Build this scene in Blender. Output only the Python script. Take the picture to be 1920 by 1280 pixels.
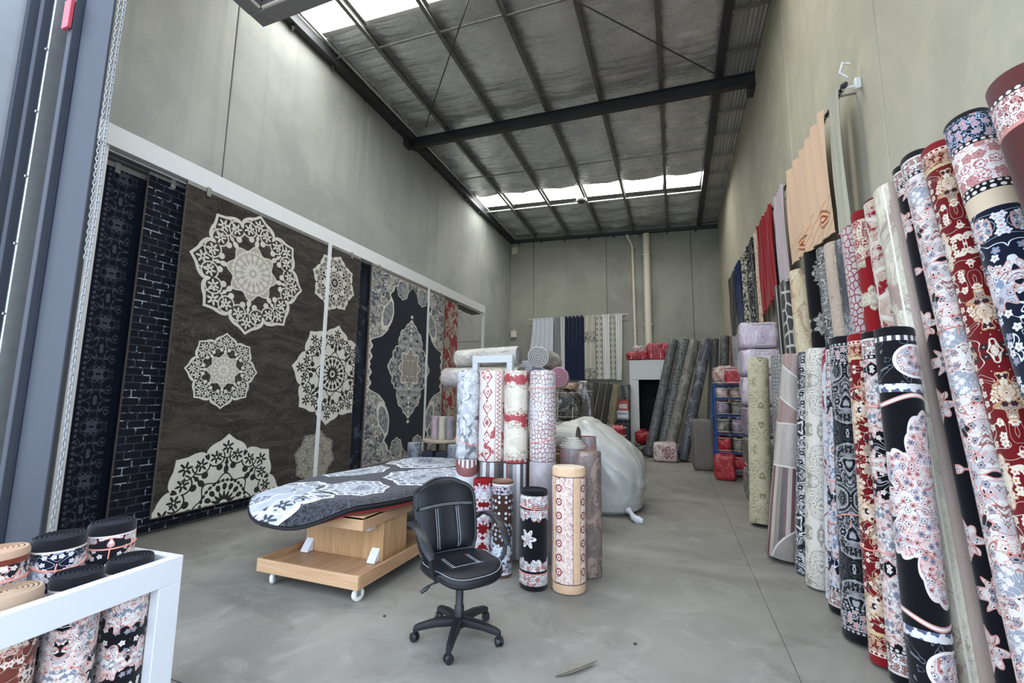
import bpy, bmesh, math, random
import numpy as np
from math import sin, cos, pi, radians, hypot, sqrt, atan2
from mathutils import Vector, Matrix

for o in list(bpy.data.objects):
    bpy.data.objects.remove(o)
SC = bpy.context.scene
COL = SC.collection
random.seed(7)
RNG = np.random.default_rng(7)

# ------------------------------------------------------------------ camera
FPX = 820.0
YAW, PITCH, ROLL, CAMH = radians(20.38), radians(7.285), radians(0.65), 1.6
_f = Vector((-sin(YAW) * cos(PITCH), cos(YAW) * cos(PITCH), sin(PITCH)))
_r = Vector((cos(YAW), sin(YAW), 0))
_u = _r.cross(_f)
_r2 = _r * cos(ROLL) + _u * sin(ROLL)
_u2 = -_r * sin(ROLL) + _u * cos(ROLL)
cam_d = bpy.data.cameras.new('camera')
cam = bpy.data.objects.new('camera', cam_d)
COL.objects.link(cam)
cam_d.sensor_width = 36.0
cam_d.lens = FPX / 1920 * 36.0
cam_d.clip_start = 0.02
cam_d.clip_end = 200
mw = Matrix((_r2, _u2, -_f)).transposed().to_4x4()
mw.translation = Vector((0, 0, CAMH))
cam.matrix_world = mw
SC.camera = cam

# ------------------------------------------------------------------ light and exposure
SC.view_settings.view_transform = 'Standard'
SC.view_settings.look = 'None'
SC.view_settings.gamma = 1.0
SC.view_settings.use_curve_mapping = False
SC.view_settings.exposure = 0.38
SKY_STRENGTH = 3.9
SKYLIGHT_STRENGTH = 12.0
SC.cycles.use_denoising = True
SC.cycles.max_bounces = 8
SC.cycles.diffuse_bounces = 5
SC.cycles.glossy_bounces = 4
SC.cycles.transparent_max_bounces = 8
SC.cycles.sample_clamp_indirect = 6.0
SC.cycles.caustics_reflective = False
SC.cycles.caustics_refractive = False

def lin(h):
    h = h.lstrip('#')
    v = [int(h[i:i + 2], 16) / 255 for i in (0, 2, 4)]
    return tuple(c / 12.92 if c <= .04045 else ((c + .055) / 1.055) ** 2.4 for c in v) + (1.0,)

W = bpy.data.worlds.new('sky')
SC.world = W
W.use_nodes = True
_bg = W.node_tree.nodes['Background']
_bg.inputs[0].default_value = (0.70, 0.82, 1.0, 1)      # an even bright blue-white sky
_bg.inputs[1].default_value = SKY_STRENGTH
# sampling portal in the open doorway (adds no light of its own)
_pl = bpy.data.lights.new('doorway_portal', 'AREA')
_pl.shape = 'RECTANGLE'; _pl.size = 6.1; _pl.size_y = 5.5
_pl.cycles.is_portal = True
_po = bpy.data.objects.new('doorway_portal', _pl)
COL.objects.link(_po)
_po.location = (-1.4, 1.9, 2.75)
_po.rotation_euler = (radians(90), 0, 0)

# ------------------------------------------------------------------ node expressions
NT = None
class E:
    def __init__(s, k): s.k = k
    def __add__(a, b): return m('ADD', a, b)
    def __radd__(a, b): return m('ADD', b, a)
    def __sub__(a, b): return m('SUBTRACT', a, b)
    def __rsub__(a, b): return m('SUBTRACT', b, a)
    def __mul__(a, b): return m('MULTIPLY', a, b)
    def __rmul__(a, b): return m('MULTIPLY', b, a)
    def __truediv__(a, b): return m('DIVIDE', a, b)
    def __neg__(a): return m('MULTIPLY', a, -1.0)
    def __lt__(a, b): return m('LESS_THAN', a, b)
    def __gt__(a, b): return m('GREATER_THAN', a, b)
def put(sock, v):
    if isinstance(v, E): NT.links.new(v.k, sock)
    else: sock.default_value = v
def m(op, *a):
    n = NT.nodes.new('ShaderNodeMath'); n.operation = op
    for i, v in enumerate(a): put(n.inputs[i], v)
    return E(n.outputs[0])
def absx(a): return m('ABSOLUTE', a)
def sinx(a): return m('SINE', a)
def cosx(a): return m('COSINE', a)
def frac(a): return m('FRACT', a)
def mx(a, b): return m('MAXIMUM', a, b)
def mn(a, b): return m('MINIMUM', a, b)
def pp(a, s): return m('PINGPONG', a, s)
def hyp(a, b): return m('SQRT', a * a + b * b)
def at2(a, b): return m('ARCTAN2', a, b)
def inv(a): return 1.0 - a
def sstep(x, a, b):
    n = NT.nodes.new('ShaderNodeMapRange'); n.interpolation_type = 'SMOOTHSTEP'
    put(n.inputs[0], x); n.inputs[1].default_value = a; n.inputs[2].default_value = b
    return E(n.outputs[0])
def mixf(f, a, b): return a + (b - a) * f
def col(h): return lin(h) if isinstance(h, str) else h
def mixc(f, a, b, mode='MIX'):
    n = NT.nodes.new('ShaderNodeMix'); n.data_type = 'RGBA'; n.blend_type = mode
    put(n.inputs[0], f); put(n.inputs[6], col(a)); put(n.inputs[7], col(b))
    return E(n.outputs[2])
def vec(x, y, z=0.0):
    n = NT.nodes.new('ShaderNodeCombineXYZ')
    put(n.inputs[0], x); put(n.inputs[1], y); put(n.inputs[2], z)
    return E(n.outputs[0])
def sep(v):
    n = NT.nodes.new('ShaderNodeSeparateXYZ'); NT.links.new(v.k, n.inputs[0])
    return E(n.outputs[0]), E(n.outputs[1]), E(n.outputs[2])
def uvxy():
    n = NT.nodes.new('ShaderNodeUVMap')
    x, y, _ = sep(E(n.outputs[0])); return x, y
def objco():
    n = NT.nodes.new('ShaderNodeTexCoord'); return E(n.outputs['Object'])
def objrand():
    n = NT.nodes.new('ShaderNodeObjectInfo'); return E(n.outputs['Random'])
def noise(v, scale, detail=2.0, rough=.5, dist=0.0, dim='3D'):
    n = NT.nodes.new('ShaderNodeTexNoise'); n.noise_dimensions = dim
    NT.links.new(v.k, n.inputs['Vector'])
    n.inputs['Scale'].default_value = scale; n.inputs['Detail'].default_value = detail
    n.inputs['Roughness'].default_value = rough; n.inputs['Distortion'].default_value = dist
    return E(n.outputs[0])
def voro(v, scale, feat='F1', rand=1.0):
    n = NT.nodes.new('ShaderNodeTexVoronoi'); n.voronoi_dimensions = '2D'; n.feature = feat
    NT.links.new(v.k, n.inputs['Vector']); n.inputs['Scale'].default_value = scale
    n.inputs['Randomness'].default_value = rand
    return n
def newmat(name):
    global NT
    mt = bpy.data.materials.new(name); mt.use_nodes = True; NT = mt.node_tree
    return mt, NT.nodes['Principled BSDF']
def finish(b, c, rough=.8, metal=0.0, coat=0.0, sheen=0.0, bump=None, bs=.3, bd=.01, spec=.5):
    put(b.inputs['Base Color'], col(c)); put(b.inputs['Roughness'], rough)
    b.inputs['Metallic'].default_value = metal
    b.inputs['Coat Weight'].default_value = coat
    if coat: b.inputs['Coat Roughness'].default_value = .16
    b.inputs['Sheen Weight'].default_value = sheen
    b.inputs['Specular IOR Level'].default_value = spec
    if bump is not None:
        n = NT.nodes.new('ShaderNodeBump'); n.inputs['Strength'].default_value = bs
        n.inputs['Distance'].default_value = bd
        NT.links.new(bump.k, n.inputs['Height'])
        NT.links.new(n.outputs[0], b.inputs['Normal'])
        if coat: NT.links.new(n.outputs[0], b.inputs['Coat Normal'])
MATS = {}
def plain(name, c, rough=.6, metal=0.0, coat=0.0, var=.12, scale=6.0, bump=0.0, spec=.5):
    """a single-colour surface with slight procedural mottling"""
    key = ('p', name)
    if key in MATS: return MATS[key]
    mt, b = newmat(name)
    n = noise(objco(), scale, 3.0)
    c0 = lin(c); lo = tuple(v * (1 - var) for v in c0[:3]) + (1,); hi = tuple(min(1, v * (1 + var)) for v in c0[:3]) + (1,)
    finish(b, mixc(n, lo, hi), rough, metal, coat, bump=n if bump else None, bs=bump, spec=spec)
    MATS[key] = mt
    return mt

# pattern vocabulary -------------------------------------------------
def flower_field(x, y, scale, rad, petals, rand=.7, w=.06, ox=0.0, oy=0.0):
    """rosettes scattered on the cells of a voronoi; returns petal, outline, heart masks and the cell's random value"""
    px, py = x * scale + ox, y * scale + oy
    n = voro(vec(px, py), 1.0, rand=rand)
    cx, cy, _ = sep(E(n.outputs['Position']))
    dx, dy = px - cx, py - cy
    r = E(n.outputs['Distance'])
    th = at2(dy, dx)
    rr = rad * (.84 + .16 * cosx(th * float(petals)))
    cr, _, _ = sep(E(n.outputs['Color']))
    return r < rr, (r < rr + w) * (r > rr), r < rad * .26, cr
def contour(x, y, scale, k, w, ox=0.0, detail=1.0, dist=.6):
    """curling vine lines: the level lines of a soft noise"""
    n = noise(vec(x + ox, y), scale, detail, .5, dist, '2D')
    return absx(frac(n * k) - .5) < w, n
def bands(c, v, L, spec):
    """stripes and border bands measured from both ends of a roll"""
    e = mn(v, L - v)
    x, _ = uvxy()
    a = 0.0
    for wd, kind, c1, c2 in spec:
        mask = (e > a) * (e < a + wd)
        if kind == 'solid': cc = c1
        elif kind == 'beads':
            d = hyp(frac(x * (1 / wd) * .8) - .5, (e - (a + wd / 2)) * (1 / wd))
            cc = mixc(d < .32, c1, c2)
        elif kind == 'floral':
            pt, ol, ht, fq = flower_field(x, e, (2.7 if wd < .13 else 3.9) / wd, .38, 5, .5, .08, 3.1, 1.7)
            pt = pt * (fq > .35)
            vn, _ = contour(x, e, 20.0, 5.0, .09, 5.0, 2.0, 1.0)
            cc = mixc(mx(vn, ol), c1, c2); cc = mixc(pt, cc, '#b98a84'); cc = mixc(ht, cc, c2)
        elif kind == 'zig':
            cc = mixc(pp(x, .03) * (wd / .03) > (e - a), c1, c2)
        c = mixc(mask, c, cc)
        a += wd
    return c
def pile(b, c, x, y, coat=0.0):
    fuzz = noise(vec(x, y), 260.0, 2.0, dim='2D')
    if coat:
        wr = noise(vec(x * 3.0, y), 9.0, 3.0, .6, 1.2, '2D')
        finish(b, mixc(.05, c, '#dfe3e6'), .6, coat=coat * .6, bump=wr, bs=.3, bd=.015, spec=.25)
    else:
        c = mixc(.18 * fuzz, c, (0, 0, 0, 1))
        finish(b, c, .95, sheen=.15, spec=.1, bump=fuzz, bs=.25, bd=.004)

def persian(name, L, bg, cl, ol, ac, S=1.0, cover=.42, vine=True, small=True, spec=(), seed=0.0, coat=0.0, mir=.19, ymir=.6):
    mt, b = newmat(name)
    mt['L'] = L
    x, y = uvxy()
    xm, ym = absx(x - mir) + seed * 3.7, pp(y, ymir) + seed * 2.3
    wob = noise(vec(xm, ym), 9.0, 1.0, dim='2D')
    xw = xm + (wob - .5) * .09
    c = col(bg)
    if vine:
        vn, _ = contour(xm, ym, 7.5 * S, 5.0, .04, 0.0)
        c = mixc(vn, c, cl)
    if small:
        pt, o2, ht, cr = flower_field(xm, ym, 17.0 * S, .36, 5, .8, .07)
        c = mixc(pt * (cr > .35), c, cl); c = mixc(pt * (cr < .5) * (cr > .35), c, ac); c = mixc(ht * (cr > .35), c, ol)
    body, edge, core, cr = flower_field(xw, ym, 3.3 * S, cover, 9, .75, .03, 1.3, .4)
    # inside a light cloud: rosettes with dark outlines, coloured veins, a second scalloped ring
    p1, o1, h1, q1 = flower_field(xm, ym, 25.0 * S, .38, 6, .8, .07, 7.0, 2.0)
    v1, _ = contour(xm, ym, 13.0 * S, 5.0, .06, 4.0)
    tint = noise(vec(xm, ym), 7.0 * S, 2.0, .5, .8, '2D')
    inn = mixc(sstep(tint, .54, .60) * .5, cl, ac)
    inn = mixc(sstep(tint, .44, .40) * .3, inn, ol)
    inn = mixc(v1, inn, ol)
    inn = mixc(o1 * (q1 > .25), inn, mixc((q1 > .6) * .75, ol, bg)); inn = mixc(p1 * (q1 > .86), inn, ac); inn = mixc(p1 * (q1 < .14), inn, ol); inn = mixc(h1, inn, bg)
    v2, _ = contour(xm, ym, 6.0 * S, 4.0, .035, 8.0, 2.0, 1.0)
    inn = mixc(v2, inn, mixc(.45, bg, ol))
    inn = mixc(core, inn, mixc(mx(p1, v1), ac, cl))
    c = mixc(body, c if isinstance(c, E) else bg, inn)
    c = mixc(edge, c, ol)
    if spec: c = bands(c, y, L, spec)
    pile(b, c, x, y, coat)
    return mt
def scroll(name, L, bg, fg, S=1.0, w=.2, spec=(), seed=0.0, coat=0.0, third=None, k=4.0, mir=.19):
    """damask: broad mirrored scrolls with thin inner lines"""
    mt, b = newmat(name)
    mt['L'] = L
    x, y = uvxy()
    xm, ym = absx(x - mir) + seed, pp(y, .45) + seed * 1.7
    l1, n1 = contour(xm, ym, 6.0 * S, k, w, 0.0, 1.0, 1.2)
    l2, _ = contour(xm, ym, 11.0 * S, 6.0, .06, 3.0, 1.0, .8)
    pt, ol, ht, cr = flower_field(xm + (n1 - .5) * .12, ym, 9.0 * S, .30, 6, .9, .05, 2.0, 1.0)
    l3, _ = contour(xm * 1.6, ym * .8, 8.0 * S, 5.0, .10, 7.0, 2.0, 2.2)
    c = mixc(l1, bg, fg)
    c = mixc(l2 * inv(l1), c, mixc(.5, bg, fg))
    c = mixc(l3 * (n1 > .5), c, mixc(l1, fg, bg))
    k = cr > .62
    c = mixc(pt * k, c, bg); c = mixc(ol * k, c, fg); c = mixc(ht * k, c, fg)
    if third:
        big = noise(vec(x, y), 2.2, 3.0, .6, .4, '2D')
        c = mixc(sstep(big, .48, .6), c, mixc(l1, bg, third))
    if spec: c = bands(c, y, L, spec)
    pile(b, c, x, y, coat)
    return mt
def croc(name, L, bg, line, field2=None, S=16.0, seed=0.0, coat=0.0, blot=None, spec=(), ys=.75):
    mt, b = newmat(name)
    mt['L'] = L
    x, y = uvxy()
    n = voro(vec(x + seed, y * ys + seed), S, 'DISTANCE_TO_EDGE', .75)
    big = noise(vec(x, y), 3.0, 2.0, .6, 0, '2D')
    fine = noise(vec(x, y), 40.0, 3.0, .7, 0, '2D')
    ln = (E(n.outputs['Distance']) < .085) * (fine + big > .78)
    c = mixc(sstep(noise(vec(x, y * .6), 6.0, 4.0, .7, 0, '2D'), .4, .65), bg, field2 or bg)
    if blot: c = mixc(sstep(noise(vec(x + 5.0, y), 5.0, 5.0, .75, 0, '2D'), .53, .6), c, blot)
    c = mixc(ln, c, line)
    if spec: c = bands(c, y, L, spec)
    pile(b, c, x, y, coat)
    return mt
def worn(name, L, c1, c2, c3=None, S=4.0, seed=0.0, coat=0.0, seam=None, spec=(), yst=.45, sharp=.12, t3=.52):
    """distressed, faded pile"""
    mt, b = newmat(name)
    mt['L'] = L
    x, y = uvxy()
    a = noise(vec(x + seed, y * yst), S * 1.6, 6.0, .72, .3, '2D')
    g = noise(vec(x * 1.5 + seed, y), S * 7, 4.0, .8, 0, '2D')
    c = mixc(sstep(a + (g - .5) * .5, .5 - sharp, .5 + sharp), c1, c2)
    if c3: c = mixc(sstep(noise(vec(x, y * .8 + seed), S, 5.0, .75, .5, '2D'), t3, t3 + .07), c, c3)
    if seam:
        for u0, wd, cc in seam: c = mixc((x > u0) * (x < u0 + wd), c, cc)
    if spec: c = bands(c, y, L, spec)
    pile(b, c, x, y, coat)
    return mt
def stripes(name, cols, pitch, coat=0.0, arc=None, jig=.0, L=1.0):
    mt, b = newmat(name)
    x, y = uvxy()
    t = frac(x / pitch)
    c = col(cols[0]); n = len(cols)
    for i in range(1, n):
        c = mixc(t > i / n + jig * (((i * 7) % 5) / 5 - .5), c, cols[i])
    if arc:
        cx, cy, r, wd, ca, cb = arc
        d = hyp(x - cx, y - cy)
        c = mixc(d > r, c, ca); c = mixc((d > r) * (d < r + wd), c, cb)
    g = noise(vec(x, y * .15), 150.0, 2.0, dim='2D')
    c = mixc(g * .35, c, '#6d6963')
    pile(b, c, x, y, coat)
    return mt
def fl(fx, fy, cx, cy, rad, p, rot=0.0):
    dx, dy = fx - cx, fy - cy
    d = hyp(dx, dy)
    return (d < rad * (.66 + .34 * cosx(at2(dy, dx) * float(p) + rot))) * (d > rad * .16), d
def mandala(lx, ly, n, rot):
    """eight-petalled medallion of unit radius: body mask, line-work mask, inner-ground mask, flower mask"""
    r = hyp(lx, ly)
    th = at2(ly, lx) + rot
    s = pp(th, pi / n) * (n / pi)
    a = s * (pi / n)
    fx, fy = r * cosx(a), r * sinx(a)
    rb = .80 + .13 * m('SQRT', mx(1.0 - s * s, 0.0)) + .08 * m('POWER', mx(1.0 - s * 2.6, 0.0), 1.5)
    body = r < rb
    outl = (r > rb - .05) * body
    f1, d1 = fl(fx, fy, .82, 0.0, .10, 6)
    f2, d2 = fl(fx, fy, .69, .165, .095, 6)
    ring = absx(d2 - .125) < .011
    stem = absx(d1 - .155) < .010
    berry = hyp(fx - .545, fy - .105) < .048
    leaf = (absx(fy) + absx(fx - .60) * .42) < .032
    leaf2 = hyp((fx - .70) * 1.0, (fy - .285) * 2.2) < .05
    bell = (hyp((fx - .50) * .7, fy) < .04)
    flowers = mx(mx(f1, f2), mx(berry, mx(leaf, mx(leaf2, bell))))
    rin = .40 + .045 * cosx(a * (2.0 * n) / 2.0)
    inner = r < rin
    ringin = absx(r - rin) < .012
    s2 = pp(th * 2.0, pi / n) * (n / pi)
    pet = hyp((r - .255) * 1.0, s2 * .045 * 1.6) < .05
    star = r < .165 + .035 * cosx(th * (2.0 * n))
    hub = (r < .07) * (r > .035)
    dots = hyp(r - .345, (s2 - .5) * .05) < .022
    return body, mx(mx(outl, ring), mx(stem, ringin)), inner, flowers, mx(mx(pet, star) * inv(hub), dots)

# ------------------------------------------------------------------ mesh building
class MB:
    def __init__(s):
        s.v = []; s.f = []; s.mi = []; s.uv = []; s.sm = []
    def face(s, ids, mi=0, uv=None, sm=False):
        s.f.append(tuple(ids)); s.mi.append(mi); s.uv.append(uv); s.sm.append(sm)
    def box(s, c, d, M=None, mi=0, ch=0.0):
        """box of centre c and size d; ch = chamfer"""
        hx, hy, hz = d[0] / 2, d[1] / 2, d[2] / 2
        c = Vector(c)
        T = (lambda p: c + (M @ p)) if M is not None else (lambda p: c + p)
        ch = min(ch, hx * .9, hy * .9, hz * .9)
        if ch <= 0:
            b = len(s.v)
            for z in (-hz, hz):
                for x, y in ((-hx, -hy), (hx, -hy), (hx, hy), (-hx, hy)):
                    s.v.append(T(Vector((x, y, z))))
            for q in ((3, 2, 1, 0), (4, 5, 6, 7), (0, 1, 5, 4), (1, 2, 6, 5), (2, 3, 7, 6), (3, 0, 4, 7)):
                s.face([b + i for i in q], mi)
            return
        bm = bmesh.new()
        bmesh.ops.create_cube(bm, size=1.0)
        for v in bm.verts: v.co = Vector((v.co.x * d[0], v.co.y * d[1], v.co.z * d[2]))
        bmesh.ops.bevel(bm, geom=bm.edges[:], offset=ch, segments=1, affect='EDGES')
        b = len(s.v)
        bm.verts.index_update()
        for v in bm.verts: s.v.append(T(v.co.copy()))
        for f in bm.faces: s.face([b + v.index for v in f.verts], mi)
        bm.free()
    def bar(s, a, b_, w, h, mi=0, up=(0, 0, 1)):
        """rectangular bar from a to b"""
        a, b_ = Vector(a), Vector(b_); d = b_ - a; L = d.length; d.normalize()
        side = d.cross(Vector(up))
        if side.length < 1e-4: side = d.cross(Vector((0, 1, 0)))
        side.normalize(); u = side.cross(d)
        M = Matrix((side, d, u)).transposed()
        s.box((a + b_) / 2, (w, L, h), M, mi)
    def tube(s, pts, rad, seg=8, mi=0, caps=True, closed=False):
        pts = [Vector(p) for p in pts]; n = len(pts)
        rads = rad if isinstance(rad, (list, tuple)) else [rad] * n
        b = len(s.v); up = None
        for i, p in enumerate(pts):
            if closed: d = pts[(i + 1) % n] - pts[i - 1]
            else: d = pts[min(i + 1, n - 1)] - pts[max(i - 1, 0)]
            d.normalize()
            if up is None: up = d.orthogonal().normalized()
            else:
                up = up - d * up.dot(d); up.normalize()
            w = d.cross(up)
            for k in range(seg):
                t = 2 * pi * k / seg
                s.v.append(p + (up * cos(t) + w * sin(t)) * rads[i])
        for i in range(n if closed else n - 1):
            j = (i + 1) % n
            for k in range(seg):
                k2 = (k + 1) % seg
                s.face((b + i * seg + k, b + i * seg + k2, b + j * seg + k2, b + j * seg + k), mi, None, True)
        if caps and not closed:
            s.face([b + k for k in reversed(range(seg))], mi)
            s.face([b + (n - 1) * seg + k for k in range(seg)], mi)
    def lathe(s, prof, seg=24, mi=0, axis=None, c=(0, 0, 0), sm=True):
        """prof: list of (radius, height) along +z"""
        b = len(s.v); c = Vector(c); M = axis or Matrix.Identity(3)
        for r, z in prof:
            for k in range(seg):
                t = 2 * pi * k / seg
                s.v.append(c + M @ Vector((r * cos(t), r * sin(t), z)))
        for i in range(len(prof) - 1):
            for k in range(seg):
                k2 = (k + 1) % seg
                s.face((b + i * seg + k, b + i * seg + k2, b + (i + 1) * seg + k2, b + (i + 1) * seg + k), mi, None, sm)
        if prof[0][0] > 1e-5: s.face([b + k for k in reversed(range(seg))], mi)
        if prof[-1][0] > 1e-5: s.face([b + (len(prof) - 1) * seg + k for k in range(seg)], mi)
    def grid(s, nu, nv, fn, mi=0, uvfn=None, sm=True, flip=False):
        b = len(s.v)
        for j in range(nv + 1):
            for i in range(nu + 1):
                s.v.append(Vector(fn(i / nu, j / nv)))
        for j in range(nv):
            for i in range(nu):
                q = [b + j * (nu + 1) + i, b + j * (nu + 1) + i + 1, b + (j + 1) * (nu + 1) + i + 1, b + (j + 1) * (nu + 1) + i]
                uv = None
                if uvfn:
                    uv = [uvfn(i / nu, j / nv), uvfn((i + 1) / nu, j / nv), uvfn((i + 1) / nu, (j + 1) / nv), uvfn(i / nu, (j + 1) / nv)]
                if flip: q.reverse(); uv = uv[::-1] if uv else None
                s.face(q, mi, uv, sm)
    def mesh(s, name, mats):
        me = bpy.data.meshes.new(name)
        me.from_pydata([tuple(v) for v in s.v], [], s.f)
        for mt in (mats if isinstance(mats, (list, tuple)) else [mats]): me.materials.append(mt)
        me.polygons.foreach_set('material_index', s.mi)
        me.polygons.foreach_set('use_smooth', s.sm)
        if any(u is not None for u in s.uv):
            ul = me.uv_layers.new(name='UVMap')
            flat = []
            for f, u in zip(s.f, s.uv):
                if u is None: flat += [0.0, 0.0] * len(f)
                else:
                    for a, b in u: flat += [a, b]
            ul.data.foreach_set('uv', flat)
        me.update()
        if any(s.sm): me.set_sharp_from_angle(angle=radians(42))
        return me
    def obj(s, name, mats, parent=None, loc=None, rot=None, **k):
        o = bpy.data.objects.new(name, s.mesh(name, mats))
        return link(o, parent, loc, rot, **k)
def link(o, parent=None, loc=None, rot=None, label=None, cat=None, group=None, kind=None):
    COL.objects.link(o)
    if parent is not None: o.parent = parent
    if loc is not None: o.location = loc
    if rot is not None: o.rotation_euler = rot
    if label: o['label'] = label
    if cat: o['category'] = cat
    if group: o['group'] = group
    if kind: o['kind'] = kind
    return o
def empty(name, loc=(0, 0, 0), rot=None, **k):
    o = bpy.data.objects.new(name, None); o.empty_display_size = .1
    return link(o, None, loc, rot, **k)
def inst(me, name, parent, loc=None, rot=None, scale=None, **k):
    o = bpy.data.objects.new(name, me); link(o, parent, loc, rot, **k)
    if scale: o.scale = scale
    return o
#--PART2--
# ------------------------------------------------------------------ the setting
XL, XR, YB, YF = -6.6, 1.715, 17.5, 2.0
def rz(X, Y):
    """underside of the purlins: a skillion roof falling to the right"""
    zl = 8.62 - 0.0155 * (Y - 6)
    return zl + (8.1 - zl) * (X - XL) / (XR - XL)
def concrete(name, base, dark, warm, streak=.5, stain=None):
    mt, b = newmat(name)
    p = objco(); x, y, z = sep(p)
    rnd = objrand()
    big = noise(p, .55, 4.0, .6, .6); mid = noise(p, 2.4, 5.0, .65, .3); fine = noise(p, 30.0, 4.0, .7)
    st = noise(vec(x * 5.0 + rnd * 9.0, y * 5.0, z * .22), 1.0, 4.0, .6, .2)
    c = mixc(sstep(big, .32, .68), base, dark)
    c = mixc(sstep(st, .45, .75) * streak, c, dark)
    c = mixc(sstep(mid, .5, .75) * .5, c, warm)
    c = mixc(fine * .16, c, '#5d5b54')
    c = mixc(rnd * .22, c, warm)
    finish(b, c, .82, bump=mid * .6 + fine * .4, bs=.12, bd=.01, spec=.25)
    return mt
M_CONC_L = concrete('tilt_up_concrete_left', '#b3b5ae', '#999c97', '#b6b3a5', .7)
M_CONC_R = concrete('tilt_up_concrete_right', '#bdb8a3', '#aaa591', '#cbc1a4', .5)
M_CONC_B = concrete('tilt_up_concrete_back', '#a3a396', '#8e8e83', '#ada995', .45)
M_JOINT = plain('joint_sealant', '#64645e', .9)
M_DARKSTEEL = plain('charcoal_painted_steel', '#3d3d40', .5, .2)
M_GALV = plain('galvanised_steel', '#9a9a96', .42, .75, var=.2, scale=9)
M_GALVDARK = plain('weathered_purlin_steel', '#7d7c78', .5, .6, var=.2, scale=9)
M_WHITE = plain('white_laminate', '#c6c8ca', .5, var=.03, spec=.3)
M_WHITEPAINT = plain('white_painted_metal', '#dcdcd8', .45, var=.03)
M_BLACK = plain('black_plastic', '#17181b', .5, var=.08)

def floor_mat():
    mt, b = newmat('power_floated_concrete')
    p = objco(); x, y, z = sep(p)
    big = noise(p, .5, 5.0, .62, 1.0); mid = noise(p, 1.9, 6.0, .68, 1.5); fine = noise(p, 45.0, 4.0, .7)
    c = mixc(sstep(big, .35, .65), '#8b887f', '#74716a')
    c = mixc(sstep(mid, .5, .7) * .5, c, '#9c9991')
    c = mixc(sstep(noise(vec(x * .6, y * 1.3), 1.1, 6.0, .7, 2.0), .54, .64) * .45, c, '#66625a')
    c = mixc(fine * .18, c, '#57544d')
    sc, _ = contour(x, y, 1.2, 2.0, .006, 3.0, 3.0, 1.5)
    c = mixc(sc * (mid > .55) * .5, c, '#5d594f')
    finish(b, c, .42 + mid * .25, bump=mid, bs=.05, bd=.01, spec=.45)
    return mt
M_FLOOR = floor_mat()

fb = MB(); fb.box((-2.4, 6.0, -.09), (16, 26, .1))
floor = fb.obj('floor', plain('floor_joint_filler', '#8d897e', .8), kind='structure')
for x0, x1, y0, y1 in ((-10.4, .6225, -7.0, 1.86), (.626, 5.6, -7.0, 1.86), (-10.4, .6225, 1.868, 9.8), (.626, 5.6, 1.868, 9.8), (-10.4, .6225, 9.808, 19), (.626, 5.6, 9.808, 19)):
    s = MB(); s.box(((x0 + x1) / 2, (y0 + y1) / 2, -.02), (x1 - x0, y1 - y0, .04), ch=.0008); s.obj('slab', M_FLOOR, floor)

def wall(name, kind_axis, pos, joints, lo, hi, ztop, mat, sgn):
    """tilt-up panels with recessed joints; sgn = direction of the outer side"""
    bk = MB()
    a, b = joints[0], joints[-1]
    if kind_axis == 'x': bk.box((pos + sgn * .12, (a + b) / 2, ztop / 2), (.16, b - a, ztop))
    else: bk.box(((a + b) / 2, pos + sgn * .12, ztop / 2), (b - a, .16, ztop))
    w = bk.obj(name, M_JOINT, kind='structure')
    for j0, j1 in zip(joints[:-1], joints[1:]):
        p = MB(); c = (j0 + j1) / 2; L = j1 - j0 - .016
        if kind_axis == 'x': p.box((pos + sgn * .02, c, ztop / 2), (.04, L, ztop), ch=.008)
        else: p.box((c, pos + sgn * .02, ztop / 2), (L, .04, ztop), ch=.008)
        p.obj('panel', mat, w)
    return w
wall('wall_left', 'x', XL, [1.9, 4.52, 7.82, 11.1, 14.4, 17.7], 0, 0, 9.0, M_CONC_L, -1)
wall('wall_right', 'x', XR, [1.9, 4.235, 7.0, 10.3, 13.6, 17.7], 0, 0, 8.75, M_CONC_R, 1)
wall('wall_back', 'y', YB, [-6.7, -5.55, -2.44, .76, 1.85], 0, 0, 9.0, M_CONC_B, 1)
# front wall: header over the door, short returns either side, and the bright column outside
fw = MB()
fw.box((-2.4, 2.15, 7.3), (8.9, .2, 3.5)); fw.box((-6.4, 2.25, 2.8), (.7, .12, 5.6)); fw.box((1.75, 2.1, 2.8), (.14, .2, 5.6))
fw.obj('wall_front', M_CONC_L, kind='structure')
cw = MB(); cw.box((-6.95, 1.86, 4.2), (1.8, .4, 8.4), ch=.02)
cw.obj('trim_2', plain('white_render', '#909294', .8), kind='structure')

# left door jamb: folded steel guides and cover plate
M_JAMB = plain('blue_grey_painted_steel', '#3f4249', .6, .1, var=.06, spec=.15)
M_JAMB2 = plain('dark_slate_painted_steel', '#2b2e3a', .6, .1, var=.06, spec=.15)
jb = MB(); jb.box((-5.60, 2.16, 3.0), (1.0, .04, 6.0))
jamb = jb.obj('trim_1', M_JAMB2, kind='structure')
for x0, x1, y, mt, nm in ((-5.00, -4.52, 2.0, M_JAMB, 'cover_plate'), (-5.07, -5.00, 1.95, M_JAMB, 'guide_lip'), (-5.31, -5.07, 2.1, M_JAMB2, 'guide_channel'),
                          (-5.35, -5.325, 1.94, M_GALV, 'guide_lip'), (-5.62, -5.37, 2.03, M_JAMB, 'guide_rail'), (-5.69, -5.62, 1.97, M_JAMB, 'guide_lip'),
                          (-5.87, -5.69, 2.05, M_JAMB, 'guide_rail'), (-5.93, -5.87, 1.96, M_JAMB, 'guide_lip'), (-6.12, -5.93, 2.07, M_JAMB2, 'guide_channel')):
    yb = 2.018 if nm == 'cover_plate' else 2.14
    p = MB(); p.box(((x0 + x1) / 2, (y + yb) / 2, 3.0), (x1 - x0, yb - y, 6.0), ch=.004); p.obj(nm, mt, jamb)
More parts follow.
